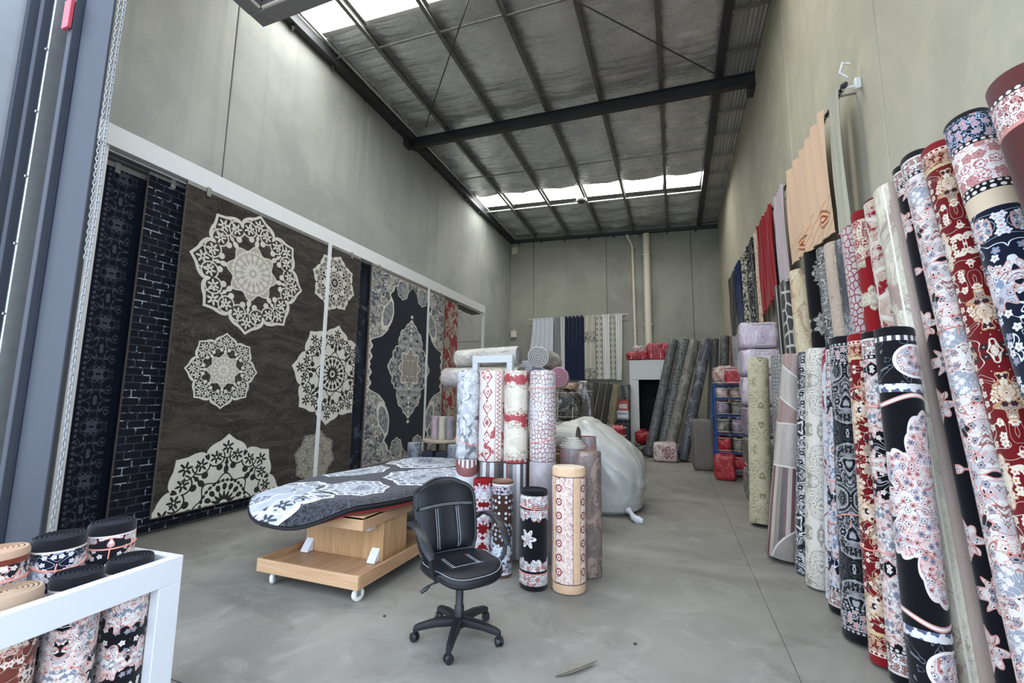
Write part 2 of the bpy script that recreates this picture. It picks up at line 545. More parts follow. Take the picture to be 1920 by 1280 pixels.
p = MB(); p.box((-4.97, 1.994, 3.0), (.012, .012, 6.0)); p.obj('seam', M_JAMB2, jamb)
p = MB()
for z in np.arange(.4, 5.8, .62): p.tube([(-5.337, 1.945, z), (-5.337, 1.925, z)], .012, 8)
p.obj('bolt_heads', M_GALV, jamb)
p = MB(); p.box((-5.05, 1.93, 5.0), (.1, .03, .28), ch=.004); p.obj('warning_sticker', plain('red_sticker', '#b0404a', .5), jamb)

# raised tilt door leaf above the opening
dl = MB(); dl.box((-1.25, 1.6, 5.62), (5.3, 2.6, .05))
door = dl.obj('door_1', plain('door_infill', '#3b3d45', .6, .2), kind='structure')
for c, d in (((-1.25, 2.93, 5.56), (5.5, .17, .14)), ((-1.25, .27, 5.56), (5.5, .17, .14)), ((-3.92, 1.6, 5.56), (.17, 2.5, .14)), ((1.4, 1.6, 5.56), (.17, 2.5, .14))):
    p = MB(); p.box(c, d, ch=.008); p.obj('frame_bar', plain('door_frame_steel', '#75716b', .5, .3), door)
for c, d in (((-1.25, 2.835, 5.50), (5.1, .02, .02)), ((-3.825, 1.6, 5.50), (.02, 2.45, .02))):
    p = MB(); p.box(c, d); p.obj('bead', plain('door_bead', '#c9bcae', .5), door)

# ---- roof
cb = MB()
cb.grid(8, 8, lambda u, v: (XL - .1 + u * 8.6, 1.9 + v * 15.9, rz(XL + u * 8.3, 1.9 + v * 15.9) + .42))
ceiling = cb.obj('ceiling', M_GALVDARK, kind='structure')
def vnoise(n, m_, seed):
    r = np.random.default_rng(seed); return r.random((n, m_))
_VN = vnoise(256, 256, 3)
def vn(x, y):
    i, j = int(math.floor(x)), int(math.floor(y)); fx, fy = x - i, y - j
    fx, fy = fx * fx * (3 - 2 * fx), fy * fy * (3 - 2 * fy)
    g = lambda a, b: _VN[a & 255, b & 255]
    return (g(i, j) * (1 - fx) + g(i + 1, j) * fx) * (1 - fy) + (g(i, j + 1) * (1 - fx) + g(i + 1, j + 1) * fx) * fy
def foil_mat():
    mt, b = newmat('silver_foil_insulation')
    p = objco(); x, y, z = sep(p)
    n1 = noise(vec(x * 1.2, y * 5.0), 1.6, 5.0, .65, .6); n2 = noise(p, 9.0, 4.0, .65, 1.2); n3 = noise(p, .7, 3.0)
    rib = m('POWER', absx(sinx(y * 15.7)), 6.0)
    c = mixc(sstep(n3, .3, .7), '#f0f1f3', '#d2d3d4')
    c = mixc(sstep(n2, .55, .75) * .6, c, '#fcfcfc')
    finish(b, c, .16 + n1 * .2, .66, bump=n1 * .8 + n2 * .5 - rib * .3, bs=.5, bd=.035)
    return mt
M_FOIL = foil_mat()
PUR = [-5.42, -4.02, -2.67, -1.40, -.10, 1.0]
edges = [XL + .02] + PUR
SKY = [(4.7, 6.14), (13.38, 14.45)]
segs = [(2.26, 4.7), (6.14, 13.38), (14.45, 17.48)]
def skylight_mat():
    mt, b = newmat('fibreglass_skylight')
    x, y, z = sep(objco())
    rib = absx(frac(y * 5.3) - .5) * 2.0
    n = NT.nodes.new('ShaderNodeEmission'); c = mixc(sstep(rib, .1, .3), '#dfe6ea', '#fdfdfb')
    put(n.inputs[0], c); n.inputs[1].default_value = SKYLIGHT_STRENGTH
    NT.links.new(n.outputs[0], NT.nodes['Material Output'].inputs[0])
    return mt
M_SKYL = skylight_mat()
for bi, (x0, x1) in enumerate(zip(edges[:-1], edges[1:])):
    for si, (y0, y1) in enumerate(segs):
        g = MB(); nu, nv = 12, max(6, int((y1 - y0) * 11))
        def F(u, v):
            X, Y = x0 + (x1 - x0) * u, y0 + (y1 - y0) * v
            env = sin(pi * u)
            sag = -.035 * env - .018 * env * cos(Y * 2 * pi / .9)
            wr = (vn(X * 3 + bi * 9, Y * 6) - .5) * .045 + (vn(X * 9, Y * 17 + 40) - .5) * .022
            if bi >= 3: wr += -.012 * abs(sin(Y * pi / .2)) ** 5
            return (X, Y, rz(X, Y) + .17 + sag + wr * (.35 + .65 * env))
        g.grid(nu, nv, F, flip=True)
        g.obj('foil_sheet', M_FOIL, ceiling)
    for y0, y1 in SKY:
        g = MB(); nv = int((y1 - y0) * 40)
        g.grid(2, nv, lambda u, v: (x0 + .05 + (x1 - x0 - .1) * u, y0 + (y1 - y0) * v, rz(x0 + (x1 - x0) * u, y0 + (y1 - y0) * v) + .25 + .012 * sin((y0 + (y1 - y0) * v) * 2 * pi / .19)), flip=True)
        g.obj('skylight_panel', M_SKYL, ceiling)
for i, X in enumerate(PUR):
    g = MB(); a, b = (X, 2.26, rz(X, 2.26)), (X, 17.45, rz(X, 17.45)); wd = .07 if i < 5 else .13
    u = Vector((0, 0, 1))
    A, B = Vector(a), Vector(b)
    g.bar(A + u * .1, B + u * .1, .008, .2)                       # web
    g.bar(A + Vector((wd / 2, 0, .004)), B + Vector((wd / 2, 0, .004)), wd, .008)
    g.bar(A + Vector((wd / 2, 0, .196)), B + Vector((wd / 2, 0, .196)), wd, .008)
    g.bar(A + Vector((wd, 0, .014)), B + Vector((wd, 0, .014)), .006, .022)
    g.obj('purlin', M_GALVDARK if i < 5 else M_DARKSTEEL, ceiling)
for Y, mt in ((6.55, M_GALV), (11.9, M_GALV), (14.4, M_GALV)):
    for x0, x1 in zip(edges[:-1], edges[1:]):
        g = MB(); g.bar((x0, Y, rz(x0, Y) + .03), (x1, Y - .03, rz(x1, Y) + .03), .03, .03); g.obj('bridging_bar', mt, ceiling)
g = MB()
A, B = Vector((XL, 9.5, rz(XL, 9.5) - .13)), Vector((XR, 9.17, rz(XR, 9.17) - .13))
g.bar(A, B, .016, .24)
for dz in (-.122, .122): g.bar(A + Vector((0, 0, dz)), B + Vector((0, 0, dz)), .13, .016)
g.obj('roof_beam', M_DARKSTEEL, ceiling)
for X in (-6.53, 1.66):
    g = MB(); g.box((X, 9.35, rz(X, 9.3) - .14), (.12, .28, .36), ch=.01); g.obj('end_cleat', M_DARKSTEEL, ceiling)
for X in PUR[:5]:
    g = MB(); y = 9.5 - .33 * (X - XL) / 8.3; g.box((X + .03, y, rz(X, y) + .05), (.012, .12, .2)); g.obj('purlin_cleat', M_DARKSTEEL, ceiling)
for a, b in (((-2.3, 5.1), (-5.75, 8.95)), ((-2.2, 5.6), (1.05, 8.95))):
    g = MB(); g.tube([(a[0], a[1], rz(*a) - .08), (b[0], b[1], rz(*b) - .1)], .012, 8); g.obj('brace_rod', M_DARKSTEEL, ceiling)
# eave angles with fixing cleats under them
g = MB(); g.bar((XL + .09, 2.26, rz(XL, 2.26) - .02), (XL + .09, 17.48, rz(XL, 17.48) - .02), .17, .2); ea = g.obj('eave_angle', M_DARKSTEEL, ceiling)
g = MB(); g.bar((XL + .22, 2.26, rz(XL, 2.26) + .1), (XL + .22, 17.48, rz(XL, 17.48) + .1), .05, .03); g.obj('flashing', M_WHITEPAINT, ceiling)
g = MB(); g.bar((XL, YB - .07, rz(XL, YB) - .03), (XR, YB - .07, rz(XR, YB) - .03), .13, .12); g.obj('eave_angle', M_DARKSTEEL, ceiling)
cl = MB(); cl.box((0, 0, -.05), (.05, .07, .09), ch=.01); cl.tube([(0, 0, -.09), (0, 0, -.13)], .014, 8)
cme = cl.mesh('fixing_cleat', M_DARKSTEEL)
for Y in np.arange(3.4, 17.0, 1.05): inst(cme, 'fixing_cleat', ceiling, (XL + .08, Y, rz(XL, Y) - .1))
for X in np.arange(-6.2, 1.2, 1.02): inst(cme, 'fixing_cleat', ceiling, (X, YB - .07, rz(X, YB) - .08))
# box gutter strip along the right wall: corrugated sheet between straps
ys = [3.0, 4.1, 5.2, 6.4, 7.57, 8.55, 9.5, 10.42, 11.37, 12.4, 13.4, 14.43, 15.3, 16.2, 17.1, 17.48]
M_CORR = plain('grey_corrugated_steel', '#c4c4bf', .45, .45, var=.12)
for y0, y1 in zip(ys[:-1], ys[1:]):
    g = MB(); g.grid(48, 1, lambda u, v: (1.06 + .65 * u, y0 + (y1 - y0) * v, rz(1.4, 9) + .13 + .016 * sin(u * 2 * pi * 9)), flip=True); g.obj('gutter_sheet', M_CORR, ceiling)
for y in ys[:-1]:
    g = MB(); g.bar((1.07, y, rz(1.4, 9) + .06), (1.71, y - .03, rz(1.4, 9) + .06), .07, .03); g.obj('gutter_strap', M_GALV, ceiling)

# pipes and small fittings on the back wall and roof
M_PVC = plain('cream_pvc', '#d8d0bd', .5, var=.04)
g = MB(); g.tube([(-.87, 17.28, 2.6), (-.86, 17.28, 8.03)], .13, 16)
dp = g.obj('downpipe', M_PVC, label='thick cream downpipe running up the back wall behind the red bags', cat='pipe')
for z in (4.4, 7.2):
    g = MB(); g.box((-.87, 17.37, z), (.36, .22, .05), ch=.01); g.obj('pipe_clamp', M_GALV, dp)
g = MB(); g.tube([(-1.36, 17.42, 2.6), (-1.40, 17.42, 7.55), (-1.44, 17.4, 7.75), (-1.56, 17.35, 8.0), (-1.6, 17.3, 8.1)], .05, 10)
cd = g.obj('conduit', M_PVC, label='thin cream conduit with a kink, left of the thick downpipe', cat='pipe')
for z in (4.3, 7.5):
    g = MB(); g.box((-1.38, 17.44, z), (.16, .1, .05), ch=.01); g.obj('pipe_clamp', M_GALV, cd)
g = MB(); g.lathe([(.05, -.02), (.17, 0), (.19, .03), (.17, .07), (.05, .09)], 24); 
sd = g.obj('ceiling_fitting', M_WHITEPAINT, None, (-2.76, 14.05, rz(-2.76, 14.05) - .08), label='small round fitting under the far skylight, white with dark centre', cat='light fitting')
g = MB(); g.lathe([(.0, -.055), (.10, -.05), (.12, -.02)], 24); g.obj('lens', plain('dark_lens', '#222226', .3), sd)
g = MB(); g.tube([(0, 0, .08), (0, 0, .2)], .02, 8); g.obj('bracket', M_GALV, sd)
for z, lb in ((7.99, 'small beige box high in the back left corner under the roof'), (4.28, 'small beige box halfway down the back left corner')):
    g = MB(); g.box((0, 0, 0), (.26, .12, .3), ch=.02); o = g.obj('junction_box', M_PVC, None, (-6.4, 17.44, z), label=lb, cat='box')
    g = MB(); g.box((0, -.066, 0), (.2, .012, .24), ch=.005); g.obj('lid', M_PVC, o)
    g = MB(); g.tube([(0, .02, .15), (0, .02, .24)], .02, 8); g.obj('cable', M_PVC, o)
#--PART3--
# ------------------------------------------------------------------ hanging carpets and their display frame
FX = -5.65
fr = empty('hanging_rack', (FX, 2.6, 0), label='long white frame with posts and rails along the left wall, holding the hanging carpets', cat='display rack')
def part(mb, name, mat, parent, **k):
    o = mb.obj(name, mat, parent, **k)
    o.location = -Vector(parent.location) if parent.rotation_euler.z == 0 else o.location
    return o
g = MB(); g.box((FX, 7.51, 4.36), (.12, 10.1, .24), ch=.004); part(g, 'top_rail', M_WHITEPAINT, fr)
for y in (2.575, 5.83, 9.15, 12.53):
    g = MB(); g.box((FX + (.0 if y in (2.575, 12.53) else .03), y, 2.12), (.07, .08, 4.24), ch=.004); part(g, 'post', M_WHITEPAINT, fr)
g = MB(); g.box((-6.1, 12.53, 4.38), (.8, .06, .1)); part(g, 'end_beam', M_WHITEPAINT, fr)
g = MB(); g.box((-6.1, 12.53, 3.35), (.8, .02, .02)); part(g, 'end_rail', M_GALV, fr)
g = MB(); g.box((-6.45, 7.55, 4.38), (.06, 10.0, .1)); part(g, 'back_rail', M_WHITEPAINT, fr)
for k in range(5):
    g = MB(); g.box((FX - .08 - .06 * k, 7.5, 4.215 - .004 * k), (.025, 9.9, .03)); part(g, 'track', M_GALV if k % 2 else M_DARKSTEEL, fr)

def hung(label, y0, y1, z0, z1, X, mat, rod=True, wave=.006):
    """a carpet hanging in the plane x = X; UV in metres from its lower left corner seen from the room"""
    w, h = y1 - y0, z1 - z0
    e = empty('hanging_carpet', (X, (y0 + y1) / 2, z0), label=label, cat='carpet')
    g = MB()
    f = lambda u, v: (.012 + wave * sin(u * 9 + v * 2) * (1 - v), (u - .5) * w, v * h)
    g.grid(40, 12, f, 0, lambda u, v: (u * w, v * h))
    g.grid(40, 12, lambda u, v: (-.004 + wave * sin(u * 9 + v * 2) * (1 - v), (u - .5) * w, v * h), 0, lambda u, v: (u * w, v * h), flip=True)
    g.obj('pile', mat, e)
    g = MB()
    for u in (0, 1): g.tube([Vector(f(u, v / 12)) + Vector((-.008, 0, 0)) for v in range(13)], .011, 6)
    g.tube([Vector(f(u / 20, 0)) + Vector((-.008, 0, 0)) for u in range(21)], .011, 6)
    g.obj('bound_edge', plain('carpet_binding', '#4a443d', .9), e)
    if rod:
        g = MB(); g.box((0, 0, h + .02), (.03, w, .05)); g.obj('hanging_bar', M_GALV, e)
        for u in (-.42, .42):
            g = MB(); g.box((.02, u * w, h + .0), (.02, .05, .12)); g.obj('clamp', M_GALV, e)
    return e

def mandala_carpet():
    mt, b = newmat('mandala_carpet')
    x, y = uvxy()
    # centre (metres from lower left corner), radius, rotation, tone (1 = light lines on brown, 0 = brown flowers on light)
    MED = [(.99, 3.12, .88, .05, 1), (2.58, 3.39, .52, .2, 0), (.69, 1.72, .50, 0, 1), (2.66, 1.78, .87, .1, 0), (.85, -.02, .90, .0, 0), (2.39, .40, .44, .2, .5)]
    lx, ly, tone, rot = x * 0.0 + 9.0, x * 0.0 + 9.0, 0.0, 0.0
    for cx, cy, R, ro, t in MED:
        dx, dy = (x - cx) * (1 / R), (y - cy) * (1 / R)
        k = (dx * dx + dy * dy) < 1.1
        lx, ly = mixf(k, lx, dx), mixf(k, ly, dy)
        tone = k * float(t) + inv(k) * tone; rot = k * ro + inv(k) * rot
    body, line, inner, flw, star = mandala(lx, ly, 8, rot)
    p = vec(x, y)
    g1 = noise(vec(x * .6, y * 2.2), 3.0, 6.0, .75, .6, '2D'); g2 = noise(vec(x, y * 2.0), 30.0, 4.0, .75, 0, '2D')
    bg = mixc(sstep(g1, .35, .7), '#2b2621', '#4a4239')
    bg = mixc(sstep(g2, .55, .72) * .55, bg, '#6a6054')
    crack, _ = contour(x, y, 3.0, 6.0, .016, 2.0, 5.0, 1.0)
    bg = mixc(crack * .35, bg, '#857a6a')
    cream = mixc(noise(p, 5.0, 3.0, .6, 0, '2D') * .7, '#dcd7c8', '#b7b0a0')
    pinkish = mixc(noise(p, 4.0, 2.0, .5, 0, '2D'), '#b3a59a', '#a9ab95')
    # tone 1
    a = mixc(mx(line, flw) * inv(inner), bg, cream)
    ia = mixc(star, pinkish, cream); ia = mixc(line, ia, cream)
    a = mixc(inner, a, ia)
    # tone 0 / half tone
    grey = mixc(noise(vec(x, y), 14.0, 4.0, .7, 0, '2D'), '#8d887b', '#6b665b')
    halft = (tone > .25) * (tone < .75)
    lightc = mixc(halft, cream, grey)
    darkc = mixc(halft, '#2a2723', '#a5a08f')
    dk = mx(flw, line * (hyp(lx, ly) < .76))
    q = mixc(mx(dk, star * inner), lightc, darkc)
    fld = mixc(tone > .75, q, a)
    c = mixc(body, bg, fld)
    pile(b, c, x, y)
    return mt
def damask_carpet():
    mt, b = newmat('navy_damask_carpet')
    x, y = uvxy()
    e = x
    base, gr = '#0f1420', '#474b54'
    l1, n1 = contour(pp(e, .11), pp(y, .28), 9.0, 3.0, .17, 0.0, 1.0, 1.2)
    l2, _ = contour(pp(e + .1, .4), pp(y, .6), 4.5, 3.0, .2, 4.0, 1.0, 1.0)
    dots = hyp(frac(y * 17) - .5, frac(e * 17) - .5) < .33
    c = mixc((noise(vec(x, y), 8.0, 3.0, dim='2D')) * .5, base, '#1a1f2e')
    c = mixc(l1 * (e > .22) * (e < .47), c, gr)
    c = mixc(dots * mx((e > .165) * (e < .215), (e > .60) * (e < .65)), c, gr)
    c = mixc(inv(l2) * (e > .68) * (noise(vec(x, y), 2.0, 2.0, dim='2D') > .42), c, '#4a4e59')
    pile(b, c, x, y)
    return mt
def brick_carpet():
    mt, b = newmat('black_brick_carpet')
    x, y = uvxy()
    br = NT.nodes.new('ShaderNodeTexBrick')
    NT.links.new(vec(x, y).k, br.inputs['Vector'])
    br.inputs['Scale'].default_value = 1.0; br.inputs['Brick Width'].default_value = .17; br.inputs['Row Height'].default_value = .085
    br.inputs['Mortar Size'].default_value = .006; br.inputs['Mortar Smooth'].default_value = .0
    n = noise(vec(x, y * 1.6), 6.0, 4.0, .75, 0, '2D')
    c = mixc(noise(vec(x, y), 6.0, 3.0, dim='2D'), '#0c0e13', '#1b1f29')
    c = mixc(E(br.outputs['Fac']) * (n > .56), c, '#a4a8ad')
    c = mixc(E(br.outputs['Fac']) * (n < .56) * .14, c, '#8b8e92')
    pile(b, c, x, y)
    return mt
def baroque_carpet():
    mt, b = newmat('navy_baroque_carpet')
    x0, y0 = uvxy()
    x, y = absx(x0 - 1.5), y0 - 1.98
    ya = absx(y)
    n1 = noise(vec(x, ya), 5.0, 3.0, .6, .8, '2D')
    l1, _ = contour(x, ya, 5.0, 4.0, .10, 1.0, 2.0, 1.0)
    l2, _ = contour(x, ya, 12.0, 4.0, .09, 5.0, 2.0, .8)
    orn = mixc(sstep(n1, .42, .58), '#a29f94', '#5c5f66')
    orn = mixc(l2, orn, '#26282f'); orn = mixc(l1, orn, '#d8d3c5')
    navy = mixc(noise(vec(x, y), 6.0, 3.0, dim='2D'), '#0c0f1a', '#151a29')
    # navy field: wide waist, cut by cream spandrels, scalloped edge
    w = 1.40 - .48 * sstep(ya, .45, .72) - .10 * sstep(ya, 1.15, 1.2) - .36 * sstep(ya, 1.55, 1.95) + .035 * sinx(ya * 30.0)
    top = ya < 1.86 - .18 * absx(sinx(x * 5.2)) 
    field = (x < w) * top
    # cartouches: cream tear-drops with grey filling
    dx, dy = x - .86, ya - 1.22
    tear = hyp(dx * 1.5 + dy * .45, dy * .70) ; td = (tear < .25 - .10 * sinx(at2(dy, dx)))
    tin = (tear < .19 - .085 * sinx(at2(dy, dx)))
    lob = hyp(x - .40, ya - 1.72); lth = at2(ya - 1.72, x - .40); l3 = lob < .20 + .03 * absx(cosx(lth * 4.0)); l3i = lob < .18 + .03 * absx(cosx(lth * 4.0))
    c = mixc(field, orn, navy)
    c = mixc(mx(td, l3), c, '#d6d1c2'); c = mixc(mx(tin, l3i), c, mixc(mx(l2, l1), '#9a9a98', '#3a3d46'))
    ed = absx(x - w) < .03
    c = mixc(ed * top * inv(mx(td, l3)), c, '#cfc9ba')
    # centre medallion
    r = hyp(x * .98, ya * .90); th = at2(ya, x)
    rb = .60 + .07 * absx(cosx(th * 6.0)) + .03 * absx(cosx(th * 14.0)) + .28 * m('POWER', absx(sinx(th)), 7.0) + .12 * m('POWER', absx(cosx(th)), 14.0)
    md = r < rb
    mc = mixc(l2, mixc(sstep(n1, .4, .6), '#a5a5a3', '#5d616b'), '#d6d1c4')
    mc = mixc(l1, mc, '#1a1d27')
    ri = .36 + .05 * cosx(th * 8.0)
    pt, ol, ht, cr = flower_field(x, ya, 9.0, .42, 8, .3, .1)
    ic = mixc(mx(ol, l2), '#c9c4b4', '#3c3a3a'); ic = mixc(pt, ic, '#a9a597'); ic = mixc(ht, ic, '#8c5a52')
    mc = mixc(r < ri, mc, ic)
    mc = mixc(absx(r - ri) < .018, mc, '#e0dbcd'); mc = mixc(r > rb - .03, mc, '#d4cfc1')
    c = mixc(md, c, mc)
    pend = (x < .03 * (1.0 + sinx(ya * 60.0))) * (ya < 1.24) * (ya > .6)
    c = mixc(pend, c, '#d4cfc1')
    bor = mn(mn(x0, 3.0 - x0), mn(y0, 3.96 - y0))
    c = mixc(bor < .05, c, mixc(frac((x0 + y0) * 12) < .5, '#b9a79b', '#8a8378'))
    c = mixc(bor < .018, c, '#17181d')
    pile(b, c, x0, y0)
    return mt
hung('brown carpet with big and small cream mandalas hanging on the white frame', 3.42, 6.64, .19, 4.2, -5.61, mandala_carpet())
hung('black carpet with broken white brick lines hanging left of the brown mandala carpet', 3.07, 6.30, .02, 4.17, -5.74, brick_carpet())
hung('dark navy damask carpet with grey dotted border, leftmost on the white frame', 2.56, 5.8, .12, 4.13, -5.86, damask_carpet())
hung('narrow visible strip of midnight carpet with faint grey pattern right of the brown mandala carpet', 6.50, 9.7, .15, 4.2, -5.74, worn('midnight_strip', 4.0, '#0f131c', '#1b2230', '#4b5260', 3.0), True)
hung('navy carpet with cream baroque medallion and cartouche border hanging on the white frame', 6.97, 9.98, .24, 4.2, -5.61, baroque_carpet())
hung('cream carpet with red streaks hanging right of the navy baroque carpet', 10.02, 10.85, .4, 4.18, -5.68, worn('red_streak_hung', 3.8, '#b9b19c', '#8f8a78', '#8a1d28', 4.0, 1.0, yst=.35, sharp=.08, t3=.47))
hung('dark edge of a carpet hanging behind the red-streaked one', 10.3, 10.98, .4, 4.19, -5.8, worn('dark_edge', 3.8, '#1b1b1c', '#2c2b29'))

# hoist chain beside the left jamb
ch = empty('hoist_chain', (-4.42, 2.02, .55), label='thin galvanised hoist chain in two strands hanging beside the blue-grey door jamb', cat='chain')
g = MB()
pts = []
for k in range(12):
    t = 2 * pi * k / 12; pts.append((.009 * cos(t), 0, .022 * (1 if sin(t) > 0 else -1) * (abs(sin(t)) ** .7)))
g.tube(pts, .0042, 5, closed=True)
lk = g.mesh('link', plain('chain_steel', '#8f9194', .4, .5))
P = .0355
for sx, n in ((0, 134), (1, 134)):
    for i in range(60 if sx else 0, n):
        z = i * P
        bow = .035 * (1 - ((i / n) * 2 - 1) ** 2)
        inst(lk, 'link', ch, ((-.03 - .028 * (i / n) if sx else .0) + .012 * sin(i * .11 + sx), (-.004 if sx else .004), z + sx * .012), (0, 0, (pi / 2 if i % 2 else .35) + sx))
for x in (-.02, -.01):
    inst(lk, 'link', ch, (x, 0, -.02), (0, pi / 2, 0))

# ------------------------------------------------------------------ trolley with the oval carpets
def wood_mat(name, c1, c2, ax='z'):
    mt, b = newmat(name)
    x, y, z = sep(objco())
    v = {'z': vec(x * 14.0, y * 14.0, z * .8), 'x': vec(x * .8, y * 14.0, z * 14.0), 'y': vec(x * 14.0, y * .8, z * 14.0)}[ax]
    g = noise(v, 2.0, 5.0, .65, .8); f = noise(v, 14.0, 3.0, .7)
    c = mixc(sstep(g, .35, .65), c1, c2); c = mixc(f * .25, c, '#7a5636')
    finish(b, c, .42, spec=.4); return mt
M_WOODX = wood_mat('beech_veneer_long', '#c7a480', '#b8936d', 'x')
M_WOODY = wood_mat('beech_veneer_deep', '#bd9874', '#a88260', 'y')
M_WOODZ = wood_mat('beech_veneer_upright', '#c4a074', '#b08a5e', 'z')
TX, TY = -2.87, 3.55
tr = empty('carpet_trolley', (TX, TY, 0), label='beech wood trolley on white castors carrying the oval carpets', cat='trolley')
def tp(name, c, d, mt, ch=.003):
    g = MB(); g.box(c, d, ch=ch); return g.obj(name, mt, tr)
BW, BD = 1.06, 1.20
tp('base_board', (0, 0, .155), (BW - .05, BD - .05, .02), M_WOODY)
tp('apron', (0, -BD / 2 + .0125, .16), (BW, .025, .105), M_WOODX); tp('apron', (0, BD / 2 - .0125, .16), (BW, .025, .105), M_WOODX)
tp('apron', (-BW / 2 + .0125, 0, .16), (.025, BD - .05, .105), M_WOODY); tp('apron', (BW / 2 - .0125, 0, .16), (.025, BD - .05, .105), M_WOODY)
tp('spine_panel', (-.0, -.15, .36), (.86, .03, .39), M_WOODZ)
tp('side_panel', (.415, .03, .36), (.03, .33, .39), M_WOODZ); tp('side_panel', (-.415, .03, .36), (.03, .33, .39), M_WOODZ)
tp('top_board', (0.0, .05, .60), (.90, 1.05, .02), M_WOODY)
tp('top_apron', (0, -.475 + .0125, .56), (.90, .025, .11), M_WOODX); tp('top_apron', (0, .575 - .0125, .56), (.90, .025, .11), M_WOODX)
tp('top_apron', (.4375, .05, .56), (.025, 1.0, .11), M_WOODY); tp('top_apron', (-.4375, .05, .56), (.025, 1.0, .11), M_WOODY)
for c, sx in (((-.38, -.10, .215), 1), ((.36, -.10, .215), -1), ((.30, -.10, .48), -1)):
    g = MB(); b0 = len(g.v)
    for dx in (-.05, .05):
        g.v += [Vector((c[0] + dx * .8, -.166, c[2] - .045)), Vector((c[0] + dx * .8, -.24, c[2] - .045)), Vector((c[0] + dx * .8, -.225, c[2] - .02)), Vector((c[0] + dx * .8, -.166, c[2] + .06))]
    for q in ((0, 1, 2, 3), (7, 6, 5, 4), (0, 4, 5, 1), (1, 5, 6, 2), (2, 6, 7, 3), (3, 7, 4, 0)): g.face([b0 + i for i in q])
    g.obj('corner_bracket', plain('white_bracket', '#dfe2e4', .4), tr)
def castor(x, y, a):
    c = empty('castor', (x, y, 0)); c.parent = tr; c.rotation_euler = (0, 0, a)
    g = MB(); M = Matrix.Rotation(pi / 2, 3, 'Y')
    g.lathe([(.015, -.018), (.040, -.018), (.050, -.012), (.052, 0), (.050, .012), (.040, .018), (.015, .018)], 20, 0, M, (0, .02, .052)); g.obj('wheel', plain('white_castor', '#d9d9d4', .4), c)
    g = MB(); g.box((.026, .01, .075), (.004, .035, .06)); g.box((-.026, .01, .075), (.004, .035, .06)); g.box((0, 0, .104), (.06, .05, .006)); g.obj('fork', M_GALV, c)
for x, y, a in ((-.40, -.545, .5), (.47, -.545, -.3), (-.42, .46, .2), (.44, .47, .9)): castor(x, y, a)

# oval carpets draped over the trolley: long axis in depth, near end sagging over the edge
def oval_mat(name, kind):
    mt, b = newmat(name)
    x, y = uvxy()
    if kind == 'top':
        MED = [(-.42, -1.22, .62, .1), (.16, -.80, .33, .3), (.42, .05, .50, .0), (-.55, .05, .36, .2), (-.15, 1.0, .62, .1), (.75, 1.25, .36, 0), (-.8, 1.7, .4, 0)]
        lx, ly = x * 0.0 + 9.0, x * 0.0 + 9.0
        for cx, cy, R, ro in MED:
            dx, dy = (x - cx) * (1 / R), (y - cy) * (1 / R)
            k = (dx * dx + dy * dy) < 1.05
            lx, ly = mixf(k, lx, dx), mixf(k, ly, dy)
        body, line, inner, flw, star = mandala(lx, ly, 8, .0)
        scr, _ = contour(x, y, 8.0, 11.0, .055, 0.0, 5.0, 3.5)
        g = noise(vec(x, y), 25.0, 4.0, .75, 0, '2D')
        bg = mixc(g, '#0a0b0f', '#22252c'); bg = mixc(scr * (g > .45), bg, '#8b9099')
        lt = mixc(noise(vec(x, y), 12.0, 4.0, .7, 0, '2D'), '#c0c6cf', '#848b96')
        q = mixc(flw * inv(inner) * (hyp(lx, ly) > .6), lt, '#3a3e47'); q = mixc(line, q, '#eceff2'); q = mixc(star * inner * (noise(vec(x, y), 3.0, 1.0, dim='2D') > .5), q, '#5a5f69')
        c = mixc(body, bg, q)
    else:
        c = mixc(noise(vec(x, y), 9.0, 3.0, dim='2D'), {'red': '#7d1a1c', 'black': '#131316', 'pale': '#b9a79c'}[kind], {'red': '#a5382f', 'black': '#222225', 'pale': '#8a3a33'}[kind])
    pile(b, c, x, y); return mt
OA, OB = .82, 1.60                      # half width, half length
OCX, OCY = -3.06, 4.38
def oval(label, z, dx, dy, mt, sc=1.0, rim=None):
    e = empty('oval_carpet', (OCX + dx, OCY + dy, z), label=label, cat='carpet', group=None)
    def S(u, v, off):
        # squircle-ish polar map
        t = 2 * pi * u; rr = v
        ex = .78
        cx_, cy_ = abs(cos(t)) ** ex * (1 if cos(t) > 0 else -1), abs(sin(t)) ** ex * (1 if sin(t) > 0 else -1)
        x, y = OA * sc * rr * cx_, OB * sc * rr * cy_
        X, Y = OCX + dx + x, OCY + dy + y
        ed = 0.0
        ox = max(0, TX - .45 - X, X - (TX + .46)); oy = max(0, (TY - .46) - Y)
        drop = .34 * (1 - math.exp(-(oy * 2.3) ** 2)) + .16 * (1 - math.exp(-(ox * .9) ** 2))
        drop += .012 * sin(X * 5 + Y * 3) * min(1, (ox + oy) * 2) 
        curl = -.028 * max(0, (rr - .9) / .1)
        return (x, y, off - drop + .02 * vn(X * 2, Y * 2) + (curl if off > 0 else 0))
    uvf = lambda u, v: (OA * sc * v * cos(2 * pi * u), OB * sc * v * sin(2 * pi * u))
    g = MB(); g.grid(72, 18, lambda u, v: S(u, v, .022), 0, uvf)
    g.grid(72, 18, lambda u, v: S(u, v, -.002), 0, uvf, flip=True)
    g.obj('pile', mt, e)
    g = MB(); g.tube([Vector(S(k / 72, 1.0, .004)) for k in range(72)], .013, 6, closed=True); g.obj('bound_edge', plain(rim or 'black_binding', {'red_binding': '#7d1c1c', 'pale_binding': '#b08a7c'}.get(rim, '#101013'), .9), e)
    return e
oval('topmost oval carpet on the trolley, black scribble pattern with pale blue-white mandalas', .690, 0, 0, oval_mat('oval_top', 'top'))
oval('plain black oval carpet directly under the patterned top one on the trolley', .668, .0, .03, oval_mat('oval_b', 'black'), .995)
